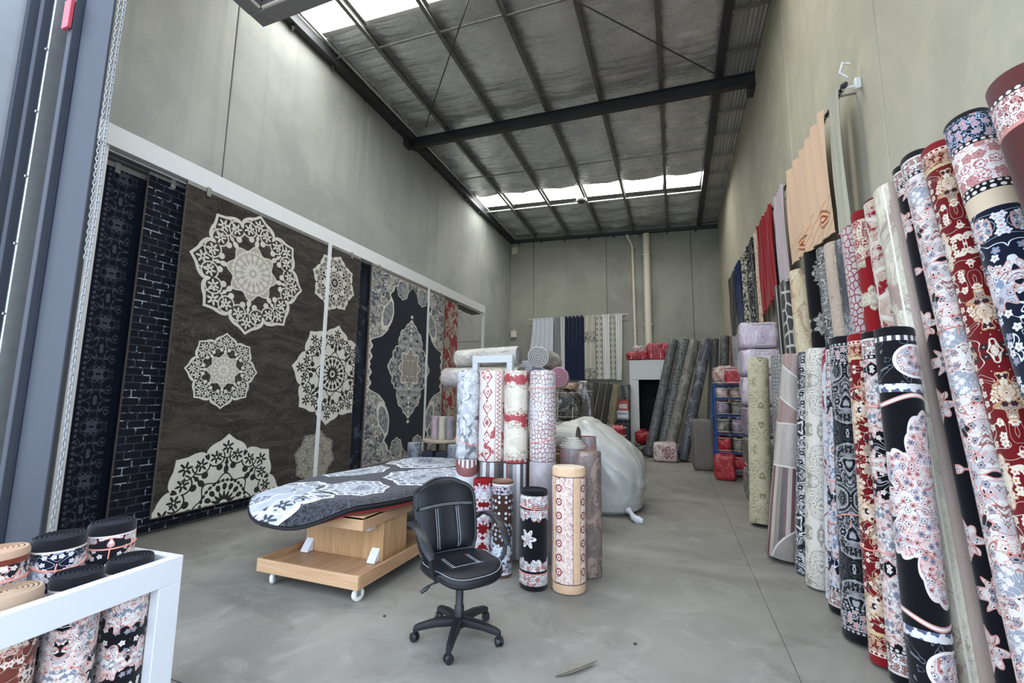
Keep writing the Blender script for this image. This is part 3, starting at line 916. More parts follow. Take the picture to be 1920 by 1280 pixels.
oval('red edged oval carpet, middle of the pile on the trolley', .648, .02, .05, oval_mat('oval_r', 'red'), .985, 'red_binding')
oval('pale and red edged oval carpet, second from the bottom of the trolley pile', .630, .01, .08, oval_mat('oval_p', 'pale'), .97, 'pale_binding')
oval('lowest dark oval carpet lying directly on the trolley top', .613, -.01, .10, oval_mat('oval_k', 'black'), .955)

# ------------------------------------------------------------------ office chair
def leather_mat(name, c):
    mt, b = newmat(name); p = objco()
    v = noise(p, 60.0, 3.0, .6); w = noise(p, 5.0, 3.0)
    finish(b, mixc(w, c, '#13151a'), .40, bump=v * .4 + w, bs=.12, bd=.01, spec=.28); return mt
M_LEA = leather_mat('black_leatherette', '#0b0d11')
M_PLB = plain('black_nylon', '#141519', .45, var=.08)
M_THREAD = plain('white_thread', '#a9adb1', .8)
chx, chy = -1.415, 2.845
CA = atan2(-.60, .80)                     # direction the chair faces
ce = empty('office_chair', (chx, chy, 0), (0, 0, CA), label='black leatherette office swivel chair with white stitching and armrests', cat='chair')
# local frame: +x forward, +y to the sitter's left
def sq(t, p):
    return (abs(cos(t)) ** p * (1 if cos(t) >= 0 else -1), abs(sin(t)) ** p * (1 if sin(t) >= 0 else -1))
g = MB()
def seat_pt(u, v):
    t = 2 * pi * u; cx_, cy_ = sq(t, .62)
    lv = [(0, .415), (.72, .410), (.95, .418), (1.0, .438), (.985, .462), (.93, .480), (.75, .484), (.4, .474), (0, .470)]
    k = v * 8; i = min(int(k), 7); f = k - i
    r = lv[i][0] * (1 - f) + lv[i + 1][0] * f; z = lv[i][1] * (1 - f) + lv[i + 1][1] * f
    x = .255 * r * cx_; y = .25 * r * cy_ * (1 - .06 * cx_)
    if x > .12: z -= (x - .12) ** 2 * 1.6
    z += .010 * math.exp(-((x - .12) / .07) ** 2) - .012 * math.exp(-((x + .02) / .12) ** 2 - (y / .14) ** 2) * (1 if v > .6 else 0)
    return (x + .03, y, z + .015)
g.grid(48, 32, seat_pt); seat = g.obj('seat', M_LEA, ce)
g = MB()
def top_of(x, y):
    z = .487
    if x - .03 > .12: z -= (x - .15) ** 2 * 1.6
    return z + .010 * math.exp(-((x - .15) / .07) ** 2) + .006
for pts in ([(.12 - .02 * cos((k / 12 - .5) * pi) , (k / 12 - .5) * .46) for k in range(13)], [(-.2 + .3 * k / 8, .085) for k in range(9)], [(-.2 + .3 * k / 8, -.085) for k in range(9)],
            [(-.2 + .3 * k / 8, .1) for k in range(9)], [(-.2 + .3 * k / 8, -.1) for k in range(9)]):
    g.tube([(x, y, top_of(x, y) - .005) for x, y in pts], .0014, 5)
rim = [Vector(seat_pt(k / 48, .58)) + Vector((0, 0, .004)) for k in range(48)]
g.tube([rim[k % 48] for k in range(-15, 16)], .0016, 5)
g.obj('stitching', M_THREAD, seat)
# backrest: a cushioned shield leaning back
def back_outline(t):
    # width by height, s in 0..1
    pass
def back_pt(u, v, front):
    yy = (u - .5) * 2; s = v
    w = .205 + .028 * sin(min(1, s * 1.25) * pi * .55) - .0 * s
    if s > .72: w *= sqrt(max(0.0, 1 - ((s - .72) / .28) ** 2 * .62))
    if s < .12: w *= .90 + .10 * (s / .12)
    y = yy * w
    z = .495 + .475 * s
    zc = -.03 * (abs(yy) ** 3) * (1 if s > .85 else 0) * (s - .85) / .15
    x = -.205 - .11 * s - .03 * s * s + .035 * yy * yy
    puff = .036 * (1 - abs(yy) ** 4) * (1 - abs(2 * s - 1) ** 6)
    cre = -.010 * math.exp(-((s - .66 + .03 * yy * yy) / .016) ** 2) - .007 * (math.exp(-((abs(y) - .082) / .007) ** 2) if s < .66 else 0)
    return (x + (puff + cre if front else -.030 - puff * .25), y, z + zc)
g = MB(); g.grid(30, 44, lambda u, v: back_pt(u, v, True), flip=False); g.grid(30, 24, lambda u, v: back_pt(u, v, False), flip=True)
rimp = []
N = 30
for k in range(N + 1): rimp.append((k / N, 0.0))
for k in range(1, N + 1): rimp.append((1.0, k / N))
for k in range(1, N + 1): rimp.append((1 - k / N, 1.0))
for k in range(1, N): rimp.append((0.0, 1 - k / N))
rim3 = [(Vector(back_pt(u, v, True)) + Vector(back_pt(u, v, False))) / 2 for u, v in rimp]
g.tube(rim3, .019, 8, closed=True)
bk = g.obj('backrest', M_LEA, ce)
g = MB()
off = Vector((.0015, 0, 0))
for ds in (.672, .652):
    g.tube([Vector(back_pt(u / 20, ds - .03 * ((u / 20 - .5) * 2) ** 2, True)) + off for u in range(1, 20)], .0014, 5)
for sy in (-1, 1):
    for dw in (.074, .09):
        pts = []
        for k in range(1, 20):
            s = .02 + .63 * k / 20
            w = .205 + .028 * sin(min(1, s * 1.25) * pi * .55)
            pts.append(Vector(back_pt(.5 + sy * dw / w / 2, s, True)) + off)
        g.tube(pts, .0014, 5)
g.obj('stitching', M_THREAD, bk)
g = MB(); g.tube([p + Vector((.012, 0, 0)) for p in rim3], .0075, 6, closed=True); g.obj('piping', plain('grey_piping', '#3b3e44', .5), bk)
for sy in (1, -1):
    g = MB(); y = .285 * sy
    path = [(-.235, .235 * sy, .70), (-.235, y, .715), (-.18, y + .01 * sy, .735), (-.05, y + .015 * sy, .732), (.06, y + .01 * sy, .690), (.13, y, .625), (.155, y - .005 * sy, .585)]
    # flattened strap swept along the path
    b0 = len(g.v); n = len(path)
    fine = []
    for i in range(n - 1):
        for k in range(5): fine.append(Vector(path[i]).lerp(Vector(path[i + 1]), k / 5))
    fine.append(Vector(path[-1]))
    for _ in range(3): fine = [fine[0]] + [(fine[i - 1] + fine[i] * 2 + fine[i + 1]) / 4 for i in range(1, len(fine) - 1)] + [fine[-1]]
    for i, p in enumerate(fine):
        d = (fine[min(i + 1, len(fine) - 1)] - fine[max(i - 1, 0)]).normalized()
        sd = Vector((0, 1, 0)); sd = (sd - d * sd.dot(d)).normalized(); up = sd.cross(d)
        w_ = .020 + .010 * min(1, i / 8); h_ = .013
        if i > len(fine) - 3: w_ *= .75; h_ *= .8
        for k in range(10):
            t = 2 * pi * k / 10; cx_, cy_ = sq(t, .7); g.v.append(p + sd * w_ * cx_ + up * h_ * cy_)
    for i in range(len(fine) - 1):
        for k in range(10): g.face((b0 + i * 10 + k, b0 + i * 10 + (k + 1) % 10, b0 + (i + 1) * 10 + (k + 1) % 10, b0 + (i + 1) * 10 + k), 0, None, True)
    g.face([b0 + k for k in reversed(range(10))]); g.face([b0 + (len(fine) - 1) * 10 + k for k in range(10)])
    # strut down to the seat
    g.tube([(.13, y - .004 * sy, .62), (.135, .27 * sy, .53), (.10, .22 * sy, .44), (.05, .10 * sy, .405)], [.016, .016, .016, .014], 8)
    g.obj('armrest', M_PLB, ce)
g = MB(); g.tube([(-.06, 0, .40), (-.2, 0, .40), (-.28, 0, .44), (-.315, 0, .52), (-.35, 0, .75)], .022, 8); g.box((-.02, 0, .405), (.22, .18, .04), ch=.01); g.obj('back_bracket', M_PLB, ce)
g = MB(); g.lathe([(.030, .07), (.034, .10), (.033, .20), (.026, .21), (.026, .39), (.045, .41)], 20); g.obj('gas_column', M_PLB, ce)
g = MB(); g.tube([(.0, -.06, .395), (-.01, -.2, .375), (-.01, -.235, .36)], .006, 6); g.tube([(-.01, -.215, .368), (-.012, -.245, .352), (-.014, -.275, .335)], [.009, .015, .010], 8); g.obj('lever', M_PLB, ce)
bs = MB(); bs.lathe([(.0, .075), (.048, .078), (.055, .095), (.052, .125), (.034, .14)], 20); base = bs.obj('star_base', M_PLB, ce)
for i, ad in enumerate((-150, -75, 1, 75, 146)):
    # world bearing of each foot, fitted to the five castors
    a = radians(ad) - CA
    g = MB(); dirv = Vector((cos(a), sin(a), 0)); sd = Vector((-sin(a), cos(a), 0))
    b0 = len(g.v)
    for r, z, w_, h_ in ((.03, .11, .034, .030), (.16, .105, .027, .026), (.27, .085, .022, .021), (.295, .075, .018, .018)):
        for k in range(10):
            t = 2 * pi * k / 10; cx_, cy_ = sq(t, .6); g.v.append(dirv * r + sd * w_ * cx_ + Vector((0, 0, z + h_ * cy_)))
    for q in range(3):
        for k in range(10): g.face((b0 + q * 10 + k, b0 + q * 10 + (k + 1) % 10, b0 + (q + 1) * 10 + (k + 1) % 10, b0 + (q + 1) * 10 + k), 0, None, True)
    g.face([b0 + 30 + k for k in range(10)]); g.obj('leg', M_PLB, base)
    g = MB(); M = Matrix.Rotation(a + .7, 3, 'Z') @ Matrix.Rotation(pi / 2, 3, 'Y')
    cc = dirv * .29 + Vector((0, 0, .028))
    g.lathe([(.006, -.024), (.024, -.024), (.028, -.019), (.028, -.005), (.016, -.004), (.016, .004), (.028, .005), (.028, .019), (.024, .024), (.006, .024)], 16, 0, M, cc)
    g.tube([cc + Vector((0, 0, .02)), cc + Vector((0, 0, .055))], .012, 8); g.obj('castor', M_PLB, base)
#--PART4--
# ------------------------------------------------------------------ rolled carpets
from mathutils import Quaternion
M_TWINE = plain('pink_twine', '#d98f80', .8)
M_BACK = plain('jute_backing', '#a08c70', .95)
def endm(c): return plain('coil_' + c, c, .95, var=.15, spec=.1)
def roll(label, base, top, r, mat, end='#16161a', cat='carpet roll', group=None, turn=0.0, twine=(), rt=None, coil=5, name='carpet_roll', back=None, bend=0.0, squash=.04, coilb=False):
    base, top = Vector(base), Vector(top); ax = top - base; L = ax.length; d = ax.normalized()
    sgn = sqrt(max(0, 1 - d.z * d.z))
    if base.z < .3 and d.z > .5: base.z += r * sgn + .002
    rt = rt or r
    q = Vector((0, 0, 1)).rotation_difference(d)
    mid = (base + top) / 2
    tocam = q.inverted() @ (Vector((0, 0, CAMH)) - mid)
    tw = atan2(tocam.y, tocam.x) - .19 / r + turn
    SEG, NR = 36, 10
    ph = random.random() * 6
    def rad(t, z):
        R = r + (rt - r) * z / L
        return R * (1 - .055 * (t / (2 * pi))) * (1 + squash * cos(2 * t + ph)) * (1 + .012 * sin(z * 7 + ph) )
    def P(t, z, k=1.0):
        R = rad(t, z) * k
        return Vector((R * cos(t) + bend * sin(pi * z / L), R * sin(t), z))
    g = MB()
    W1 = SEG + 1
    vs = mat.get('L', L) / L
    # short rounded shoulder rows
    zs = [0, .012] + [L * j / (NR - 2) for j in range(1, NR - 2)] + [L - .012, L]
    g.v = []
    for j, z in enumerate(zs):
        for k in range(W1): g.v.append(P(2 * pi * k / SEG, z, .95 if j in (0, len(zs) - 1) else 1.0))
    for j in range(len(zs) - 1):
        for k in range(SEG):
            u0, u1 = 2 * pi * k / SEG * r, 2 * pi * (k + 1) / SEG * r
            g.face((j * W1 + k, j * W1 + k + 1, (j + 1) * W1 + k + 1, (j + 1) * W1 + k), 0, ((u0, zs[j] * vs), (u1, zs[j] * vs), (u1, zs[j + 1] * vs), (u0, zs[j + 1] * vs)), True)
        a, b = j * W1, (j + 1) * W1
        g.face((j * W1 + SEG, j * W1, (j + 1) * W1, (j + 1) * W1 + SEG), 0, ((0, zs[j]), (0, zs[j]), (0, zs[j + 1]), (0, zs[j + 1])))
    o = g.obj(name, mat, None, base, label=label, cat=cat, group=group)
    o.rotation_mode = 'QUATERNION'
    o.rotation_quaternion = q @ Quaternion((0, 0, 1), tw)
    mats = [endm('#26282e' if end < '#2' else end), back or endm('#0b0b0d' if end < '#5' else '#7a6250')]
    for zz, sg in ((L, 1), (0, -1)):
        g = MB()
        if sg > 0 or coilb:
            nv = 37
            for j in range(coil):
                k0 = .95 * (1 - j / coil); k3 = .95 * (1 - (j + 1) / coil); w_ = k0 - k3
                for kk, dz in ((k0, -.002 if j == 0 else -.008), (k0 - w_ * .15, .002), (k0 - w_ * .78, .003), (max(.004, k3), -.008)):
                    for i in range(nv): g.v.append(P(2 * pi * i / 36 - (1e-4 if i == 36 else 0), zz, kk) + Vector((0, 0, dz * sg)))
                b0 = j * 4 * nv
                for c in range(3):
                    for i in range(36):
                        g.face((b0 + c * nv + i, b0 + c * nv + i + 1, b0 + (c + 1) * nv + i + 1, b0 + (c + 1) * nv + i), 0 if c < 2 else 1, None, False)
        else:
            g.v.append(Vector((bend * 0, 0, 0)))
            for k in range(25): g.v.append(P(2 * pi * k / 24 if k < 24 else 2 * pi - 1e-4, 0, .95))
            for k in range(24): g.face((0, k + 2, k + 1), 1)
        g.obj('coiled_end', mats, o)
    for tv in twine:
        g = MB(); sl = .05 * (random.random() - .5) * 2
        g.tube([P(2 * pi * k / 28, tv * L + sl * cos(2 * pi * k / 28 + 1), 1.015) for k in range(28)], .0045, 5, closed=True)
        kx = P(.19 / r, tv * L, 1.03)
        g.tube([kx, kx * 1.01 + Vector((.0, .012, -.02)), kx * .995 + Vector((.0, .02, -.045))], .003, 5)
        g.obj('twine', M_TWINE, o)
    return o
# palettes
BW = dict(bg='#111116', cl='#d9d3cd', ol='#c88f86', ac='#7e838f')
RD = dict(bg='#6a1519', cl='#d9cdbb', ol='#b58a63', ac='#23232c')
NV = dict(bg='#12192b', cl='#d3d6db', ol='#c4988c', ac='#818da3')
WH = dict(bg='#1a1b20', cl='#dcd7d1', ol='#cf9188', ac='#9a9ea8')
CR = dict(bg='#6f3b30', cl='#ddd0c2', ol='#a8655a', ac='#2a2a33')
BR = dict(bg='#3f2a22', cl='#d5d9de', ol='#7f8796', ac='#9fb0c6')
CAPB = [(.045, 'solid', '#121215', '#121215'), (.012, 'solid', '#d8cfc4', '#d8cfc4'), (.10, 'floral', '#ded8d2', '#23232a'), (.024, 'beads', '#17171b', '#d9d2c8')]
CAPR = [(.05, 'solid', '#7d171b', '#7d171b'), (.022, 'beads', '#d8cdb9', '#7d171b'), (.09, 'floral', '#6a1519', '#cdb58e'), (.02, 'solid', '#c7b184', '#c7b184')]
CAPD = [(.05, 'solid', '#111114', '#111114'), (.024, 'beads', '#1b1b1f', '#a9abae'), (.12, 'floral', '#141418', '#b7b9bb'), (.024, 'beads', '#1b1b1f', '#a9abae')]

# --- front row on the right, about two metres tall (from far to near)
roll('ivory roll with sage flowers, farthest of the short row standing on the right', (.98, 6.62, 0), (1.12, 7.02, 2.15), .135, scroll('ivory_floral', 2.15, '#bdb598', '#8b866a', .8, .10, third='#d2cbb0', k=2.0), '#a89d82', turn=.2)
roll('grey crackle roll in plastic film standing behind the beige striped roll', (1.15, 6.05, 0), (1.25, 6.3, 2.14), .10, croc('grey_check', 2.1, '#75736d', '#2d2c2b', '#8f8d86', 30.0, coat=.6), '#77736b')
def blocks_mat():
    mt, b = newmat('beige_block_stripe')
    x, y = uvxy()
    t = frac(x / .23)
    st = mixc(t > .16, '#5b1d22', '#b2a69b'); st = mixc(t > .34, st, '#7d7366'); st = mixc(t > .55, st, '#2b2622'); st = mixc(t > .72, st, '#5b1d22'); st = mixc(t > .82, st, '#b2a69b')
    f = noise(vec(x, y * .12), 90.0, 3.0, .7, 0, '2D'); v = noise(vec(x * 2.0, y * .3), 6.0, 3.0, .6, 0, '2D')
    beige = mixc(sstep(v, .35, .65), '#b5ada2', '#a2958a'); mauve = mixc(sstep(v, .35, .65), '#8f6f66', '#a28a80')
    yy = y + x * .55
    wave = y - .12 * sinx(x * 5.0)
    c = beige
    c = mixc((yy > 1.96) * (yy < 2.2), c, mauve); c = mixc((yy > 1.34) * (y > 1.33) * (yy < 1.62), c, mauve)
    for k in (1.62, 1.96, 2.2): c = mixc(absx(yy - k) < .008, c, '#d9d3c8')
    c = mixc((y < .90), c, st); c = mixc(absx(y - .90) < .008, c, '#d9d3c8'); c = mixc(absx(y - 1.335) < .006, c, '#d9d3c8')
    arc = hyp(x - .52, y + .10); c = mixc(arc < .46, c, mixc(f, '#a59c90', '#6d665d')); c = mixc(absx(arc - .46) < .008, c, '#d9d3c8')
    c = mixc(f * .4, c, '#6f655b')
    pile(b, c, x, y, .35); return mt
roll('wide beige roll of mauve blocks over wine and black stripes, flared at the foot', (.99, 5.36, 0), (1.22, 5.48, 2.06), .185, blocks_mat(), '#a08d7c', rt=.118, turn=.0)
roll('black roll with white scrollwork, wedged right of the flared striped roll', (1.10, 5.0, 0), (1.265, 5.08, 2.06), .095, scroll('black_white_scroll', 2.1, '#121418', '#cfd0d0', 1.2, .17, third='#1c222c'), '#141418')
roll('ivory roll with taupe lacy scrolls in clear film, left of the white edged roll', (1.12, 4.70, 0), (1.265, 4.76, 2.06), .112, scroll('ivory_lace', 2.1, '#cfc9bb', '#918a7b', 1.3, .15, coat=.4, k=3.0), '#cfcabd', turn=.1)
roll('white roll with a narrow wine dash line, squeezed beside the black cloud roll', (1.16, 4.46, 0), (1.28, 4.52, 2.05), .06, worn('white_wine_edge', 2.1, '#d5d5d8', '#b9bac2', '#8d3038', 4.0, 2.0), '#d8d6d2')
roll('black roll with white and blue cloud flowers and a plain black foot, tied with twine', (1.15, 4.22, 0), (1.285, 4.28, 2.05), .095, persian('bw_blue_cloud', 2.05, spec=CAPB, seed=.0, S=1.15, cover=.55, **NV), '#121215', twine=(.47, .3, .83))
roll('charcoal damask roll with silver scroll leaves and dotted end bands', (1.12, 3.79, 0), (1.235, 3.97, 2.06), .105, scroll('silver_damask', 2.06, '#17181b', '#9b9c9d', 1.1, .19, spec=CAPD, k=3.0), '#131316', twine=(.37,), turn=-.2)
roll('slim red roll with gold paisley, between the silver damask roll and the pale blue one', (1.15, 3.52, 0), (1.245, 3.74, 2.05), .078, persian('red_gold_paisley', 2.05, spec=CAPR, seed=.3, S=1.5, cover=.36, mir=.1, **RD), '#7d171b', twine=(.33, .8))
roll('slim black roll with crowded white flowers, touching the big black medallion roll', (1.185, 3.355, 0), (1.262, 3.55, 2.04), .076, persian('slim_black_flower', 2.05, spec=CAPB, seed=.7, S=1.3, cover=.54, mir=.1, **BW), '#121215', twine=(.34, .78))
def medal_roll():
    mt, b = newmat('black_medallion_roll')
    x, y = uvxy(); L = 2.03
    xm = x - .335
    p1, o1, h1, q1 = flower_field(xm, y, 26.0, .40, 6, .8, .07, 7.0, 2.0)
    v1, _ = contour(xm, y, 13.0, 5.0, .07, 4.0)
    tn = noise(vec(absx(xm), absx(y - 1.02)), 9.0, 2.0, .5, .8, '2D'); inn = mixc(sstep(tn, .54, .6) * .6, '#d9d2ce', '#98a0ae'); inn = mixc(sstep(tn, .44, .4) * .4, inn, '#c98e86'); inn = mixc(v1, inn, '#b9776f'); inn = mixc(o1 * (q1 > .3), inn, mixc(q1 > .6, '#3a3a46', '#b9756e')); inn = mixc(p1 * (q1 > .80), inn, '#7c8599'); inn = mixc(p1 * (q1 < .15), inn, '#b9827c'); inn = mixc(h1, inn, '#25252c')
    yc = y - 1.02
    r = hyp(absx(xm) * 1.15, yc * .92); th = at2(yc, absx(xm))
    rb = .20 + .13 * m('POWER', absx(cosx(th * 4.0)), .7) + .02 * absx(cosx(th * 18.0)) + .12 * m('POWER', absx(sinx(th)), 10.0)
    c = mixc(r < rb, '#0e0e12', inn)
    c = mixc(absx(r - rb) < .012, c, '#dcd2cd')
    e = mn(y, L - y)
    pal = hyp(absx(xm) * 1.0 - .02, (e - .20) * 1.1); ph = pal < .105
    bandz = e < .38
    vz, _ = contour(x, e, 10.0, 4.0, .05, 6.0)
    bc = mixc(vz, '#15151a', '#6d7076'); bc = mixc(ph, bc, inn); bc = mixc(absx(pal - .105) < .008, bc, '#e6dedb')
    c = mixc(bandz, c, bc)
    bor = (e > .335) * (e < .385); pt, ol, ht, _ = flower_field(x, e, 16.0, .36, 5, .3, .08)
    c = mixc(bor, c, mixc(mx(pt, ol), '#d9d6d4', '#55607a'))
    wv = absx(e - .43 - .028 * sinx(x * 16.0)) < .014; c = mixc(wv, c, '#c9938a'); c = mixc(absx(e - .43 - .028 * sinx(x * 16.0)) < .006, c, '#eee6df')
    c = mixc((e > .045) * (e < .075), c, mixc(frac(x * 24.0) < .5, '#ddd6cf', '#44444c')); c = mixc(e < .045, c, '#111114')
    pile(b, c, x, y); return mt
roll('broad black roll with a lobed white and pink medallion, nearest of the short row', (1.23, 3.14, 0), (1.285, 3.33, 2.03), .10, medal_roll(), '#111114', turn=-.35)

# --- tall row behind them, leaning on the right wall
def T(label, top, base, r, mat, end='#16161a', **k):
    t = Vector(top); t = Vector((0, 0, 1.6)) + (t - Vector((0, 0, 1.6))) * (1.58 / 1.55)
    return roll(label, (1.50, base, 0), t, r, mat, end, coil=3, **k)
T('tall black and white zebra roll, farthest of the tall row', (1.55, 7.505, 3.30), 7.0, .075, stripes('zebra', ['#141416', '#b9b6ae', '#141416', '#1d1d1f', '#8f8d87', '#141416'], .11), '#1c1c1e')
T('tall black roll with a white window-pane grid', (1.55, 7.068, 3.27), 6.55, .085, croc('white_grid', 3.3, '#1c1b1a', '#b6b1a4', '#2a2927', 12.0, ys=.4, coat=.3), '#1c1c1e')
T('tall cream roll with faint ochre wear beneath the peach curtain', (1.55, 6.437, 3.235), 5.95, .105, worn('cream_ochre', 3.3, '#cfc3a4', '#c0ae8a', '#a3876c', 3.0, 4.0, coat=.3), '#8d4a3c')
T('tall black roll with one white crest near its top', (1.55, 5.826, 3.30), 5.38, .085, persian('black_crest', 3.3, '#131315', '#c9c6c0', '#77746e', '#8f8c86', S=.8, cover=.30, vine=False, small=False, seed=1.1, mir=.12), '#131315')
T('tall black roll with grey lace and a white edge strip', (1.55, 5.401, 3.196), 4.98, .078, scroll('black_grey_lace', 3.2, '#1b1b1c', '#aba9a2', 1.5, .15, coat=.4), '#1b1b1c')
T('tall beige roll with pale scallop flowers under the peach curtain hem', (1.55, 5.111, 3.15), 4.66, .088, persian('beige_scallop', 3.2, '#b9a795', '#d6cbb8', '#9a8a78', '#8d6f66', S=.9, cover=.44, small=False, seed=1.5, mir=.12), '#a3927c')
T('tall mottled charcoal roll left of the red crocodile roll', (1.55, 4.86, 3.10), 4.42, .070, worn('charcoal_mottle', 3.1, '#26272a', '#4b4d50', '#8d8f8e', 4.0, 2.0, coat=.4), '#222225')
T('tall pale roll with red crocodile cracks', (1.55, 4.62, 3.12), 4.16, .092, croc('red_croc', 3.1, '#c4bab6', '#8d1f2c', '#b3aaac', 25.0, seed=2.0, ys=.7), '#b39a94')
T('tall cream roll with scrolls and red field under a red rim', (1.55, 4.36, 3.17), 3.90, .085, persian('cream_scroll_red', 3.2, '#8a1a20', '#d8cfbb', '#a59b86', '#b9ae99', S=.9, cover=.50, vine=False, small=False, seed=2.2, mir=.12, spec=[(.09, 'solid', '#7d171b', '#7d171b'), (.35, 'floral', '#d8cfbb', '#8a1a20')]), '#7d171b')
T('tall red and cream check roll left of the plain mottled cream one', (1.55, 4.10, 3.16), 3.62, .086, croc('red_check', 3.2, '#cdbfb0', '#d8cfc2', '#b9a08f', 9.0, seed=4.0, blot='#861a25', ys=.55, spec=[(.02, 'solid', '#5d1519', '#5d1519')]), '#8d2a2a')
T('tall mottled cream roll with pale seam lines', (1.55, 3.816, 3.115), 3.26, .122, worn('cream_mottle', 3.1, '#cfc8b4', '#b3ac98', '#998579', 3.2, 6.0, seam=[(.13, .012, '#dcd6c6'), (.17, .07, '#a38f82'), (.25, .012, '#dcd6c6'), (.29, .05, '#b9a597')], coat=.15), '#b9b09a')
T('tall slim roll with a plain black side, right of the mottled cream roll', (1.55, 3.62, 3.19), 2.98, .068, persian('slim_black_side', 3.2, seed=3.1, S=1.1, cover=.36, vine=False, small=False, mir=.02, spec=CAPB, **BW), '#111114')
T('tall black roll with large white rose clouds and leafy sprays', (1.55, 3.45, 3.164), 2.74, .098, persian('white_rose_cloud', 3.2, seed=3.6, S=.9, cover=.74, spec=CAPB, **WH), '#111114', twine=(.62,))
T('tall wine red roll with cream arcs and bands', (1.55, 3.22, 3.10), 2.48, .088, persian('wine_arc', 3.1, seed=4.2, S=1.1, cover=.33, spec=CAPR, vine=True, **RD), '#6f1519')
def navy_white_roll():
    return persian('navy_white_bands', 3.1, seed=5.0, S=1.0, cover=.38, spec=[(.03, 'solid', '#111114', '#111114'), (.16, 'floral', '#101218', '#a9b8d6'), (.024, 'beads', '#17171b', '#d9d2c8'), (.24, 'floral', '#e6e0da', '#b0636a'), (.022, 'beads', '#17171b', '#d9d2c8'), (.03, 'beads', '#17171b', '#e5dfd6'), (.10, 'solid', '#d0bda2', '#c2a98a')], **NV)
T('tall navy roll with a broad white floral band near the top and blue sprays', (1.55, 2.94, 3.095), 2.16, .100, navy_white_roll(), '#111114')
T('tall plain maroon roll with a white floral band under its rim, nearest the camera', (1.55, 2.56, 3.06), 1.84, .115, worn('maroon_plain', 3.0, '#4a2422', '#552b28', None, 2.0, 1.0, spec=[(.10, 'solid', '#552723', '#552723'), (.026, 'beads', '#3c2a28', '#d9d2c8'), (.15, 'floral', '#e2dcd6', '#7a2a30'), (.02, 'solid', '#c98a80', '#c98a80')], sharp=.3), '#552723')

# --- the group in the middle: front row
roll('short red roll with silver white blossoms beside the chair back', (-1.76, 3.98, 0), (-1.75, 4.0, .815), .112, persian('red_blossom', .82, '#6d1215', '#cfd2d4', '#b3878a', '#8f98a8', seed=6.0, S=1.5, cover=.42, vine=False, spec=[(.03, 'solid', '#7d1418', '#7d1418')]), '#7a1216', back=endm('#5a0d10'))
roll('short brown roll with blue white blossoms left of the black blossom roll', (-1.54, 3.93, 0), (-1.54, 3.95, .825), .105, persian('brown_blossom', .83, seed=6.4, S=1.5, cover=.40, vine=False, spec=[(.025, 'solid', '#5b4336', '#5b4336'), (.012, 'solid', '#d3d3d3', '#d3d3d3'), (.08, 'floral', '#1c2130', '#c4ccd8')], **BR), '#7c6353', back=endm('#a18672'))
def blackcrest_roll():
    mt, b = newmat('short_black_crest'); x, y = uvxy(); L = .8
    p1, o1, h1, q1 = flower_field(x, y, 24.0, .42, 6, .6, .10); v1, _ = contour(x, y, 16.0, 5.0, .07, 4.0)
    inn = mixc(v1, '#d6cfcc', '#8b8f9c'); inn = mixc(o1, inn, '#1a1a20'); inn = mixc(p1 * (q1 > .6), inn, '#b9857d'); inn = mixc(h1, inn, '#15151a')
    e = mn(y, L - y)
    lob = .20 + .035 * absx(sinx(x * 22.0)) + .02 * absx(sinx(x * 60.0))
    c = mixc(e < lob, '#0d0d11', inn)
    c = mixc((e > .135) * (e < .155), c, '#14141a'); c = mixc(e < .04, c, '#0f0f12')
    d = hyp(x - .13, (y - .41)); th = at2(y - .41, x - .13)
    rb = .062 + .02 * cosx(th * 6.0); c = mixc(d < rb, c, inn); c = mixc((d < rb) * (d > rb - .01), c, '#d9d4d0')
    pile(b, c, x, y); return mt
roll('short black roll with white lace ends and one small crest, in front', (-1.19, 3.80, 0), (-1.19, 3.81, .80), .123, blackcrest_roll(), '#111114', twine=(.83, .16))
def creamborder_roll():
    mt, b = newmat('cream_border_roll'); x, y = uvxy(); L = 1.0
    t = frac((x + .02) / .235)
    p1, o1, h1, q1 = flower_field(x, y, 28.0, .36, 6, .9, .06); v1, _ = contour(x, y, 13.0, 6.0, .09, 4.0, 2.0, 1.2)
    inn = mixc(v1, '#d3bdb0', '#8f6a60'); inn = mixc(o1, inn, '#5d2b23'); inn = mixc(p1 * (q1 > .5), inn, '#e0d3c6'); inn = mixc(h1, inn, '#6d1f1d')
    fl2 = hyp((t - .36) * .235, frac(y * 9.0) * .111 - .055); inn = mixc(fl2 < .032, inn, '#7a2f26'); inn = mixc(fl2 < .018, inn, '#d9c5b2'); inn = mixc(fl2 < .008, inn, '#5d1c18')
    e = mn(y, L - y)
    plainb = mixc(noise(vec(x, y), 30.0, 3.0, dim='2D'), '#c9a987', '#b8936c')
    c = mixc(mx(t < .2, mx(e < .07, t > .93)), inn, plainb)
    c = mixc(mx(absx(t - .215) < .012, absx(t - .915) < .01) * (e > .07), c, '#4d2a22'); c = mixc(absx(e - .075) < .004, c, '#4d2a22')
    pile(b, c, x, y, .25); return mt
roll('tall cream and rust border-patterned roll at the right front of the middle group', (-.90, 3.86, 0), (-.90, 3.88, 1.0), .145, creamborder_roll(), '#cfc2ad', turn=.25, back=endm('#b9a78f'))
roll('brown grained roll half hidden behind the cream and rust roll', (-.79, 4.24, 0), (-.79, 4.25, 1.10), .12, worn('brown_grain', 1.1, '#6b5a50', '#54443d', '#8c7568', 9.0, 3.0, coat=.5), '#7a675a')
roll('pink grey film-wrapped roll with a stepped white top, behind the brown grained roll', (-1.08, 4.85, 0), (-1.08, 4.86, 1.05), .145, worn('pink_grey_wrap', 1.1, '#8d8183', '#77696c', '#a05a58', 7.0, 5.0, coat=.8, yst=.15), '#b9b4ad', coil=3, back=endm('#6e5d52'))
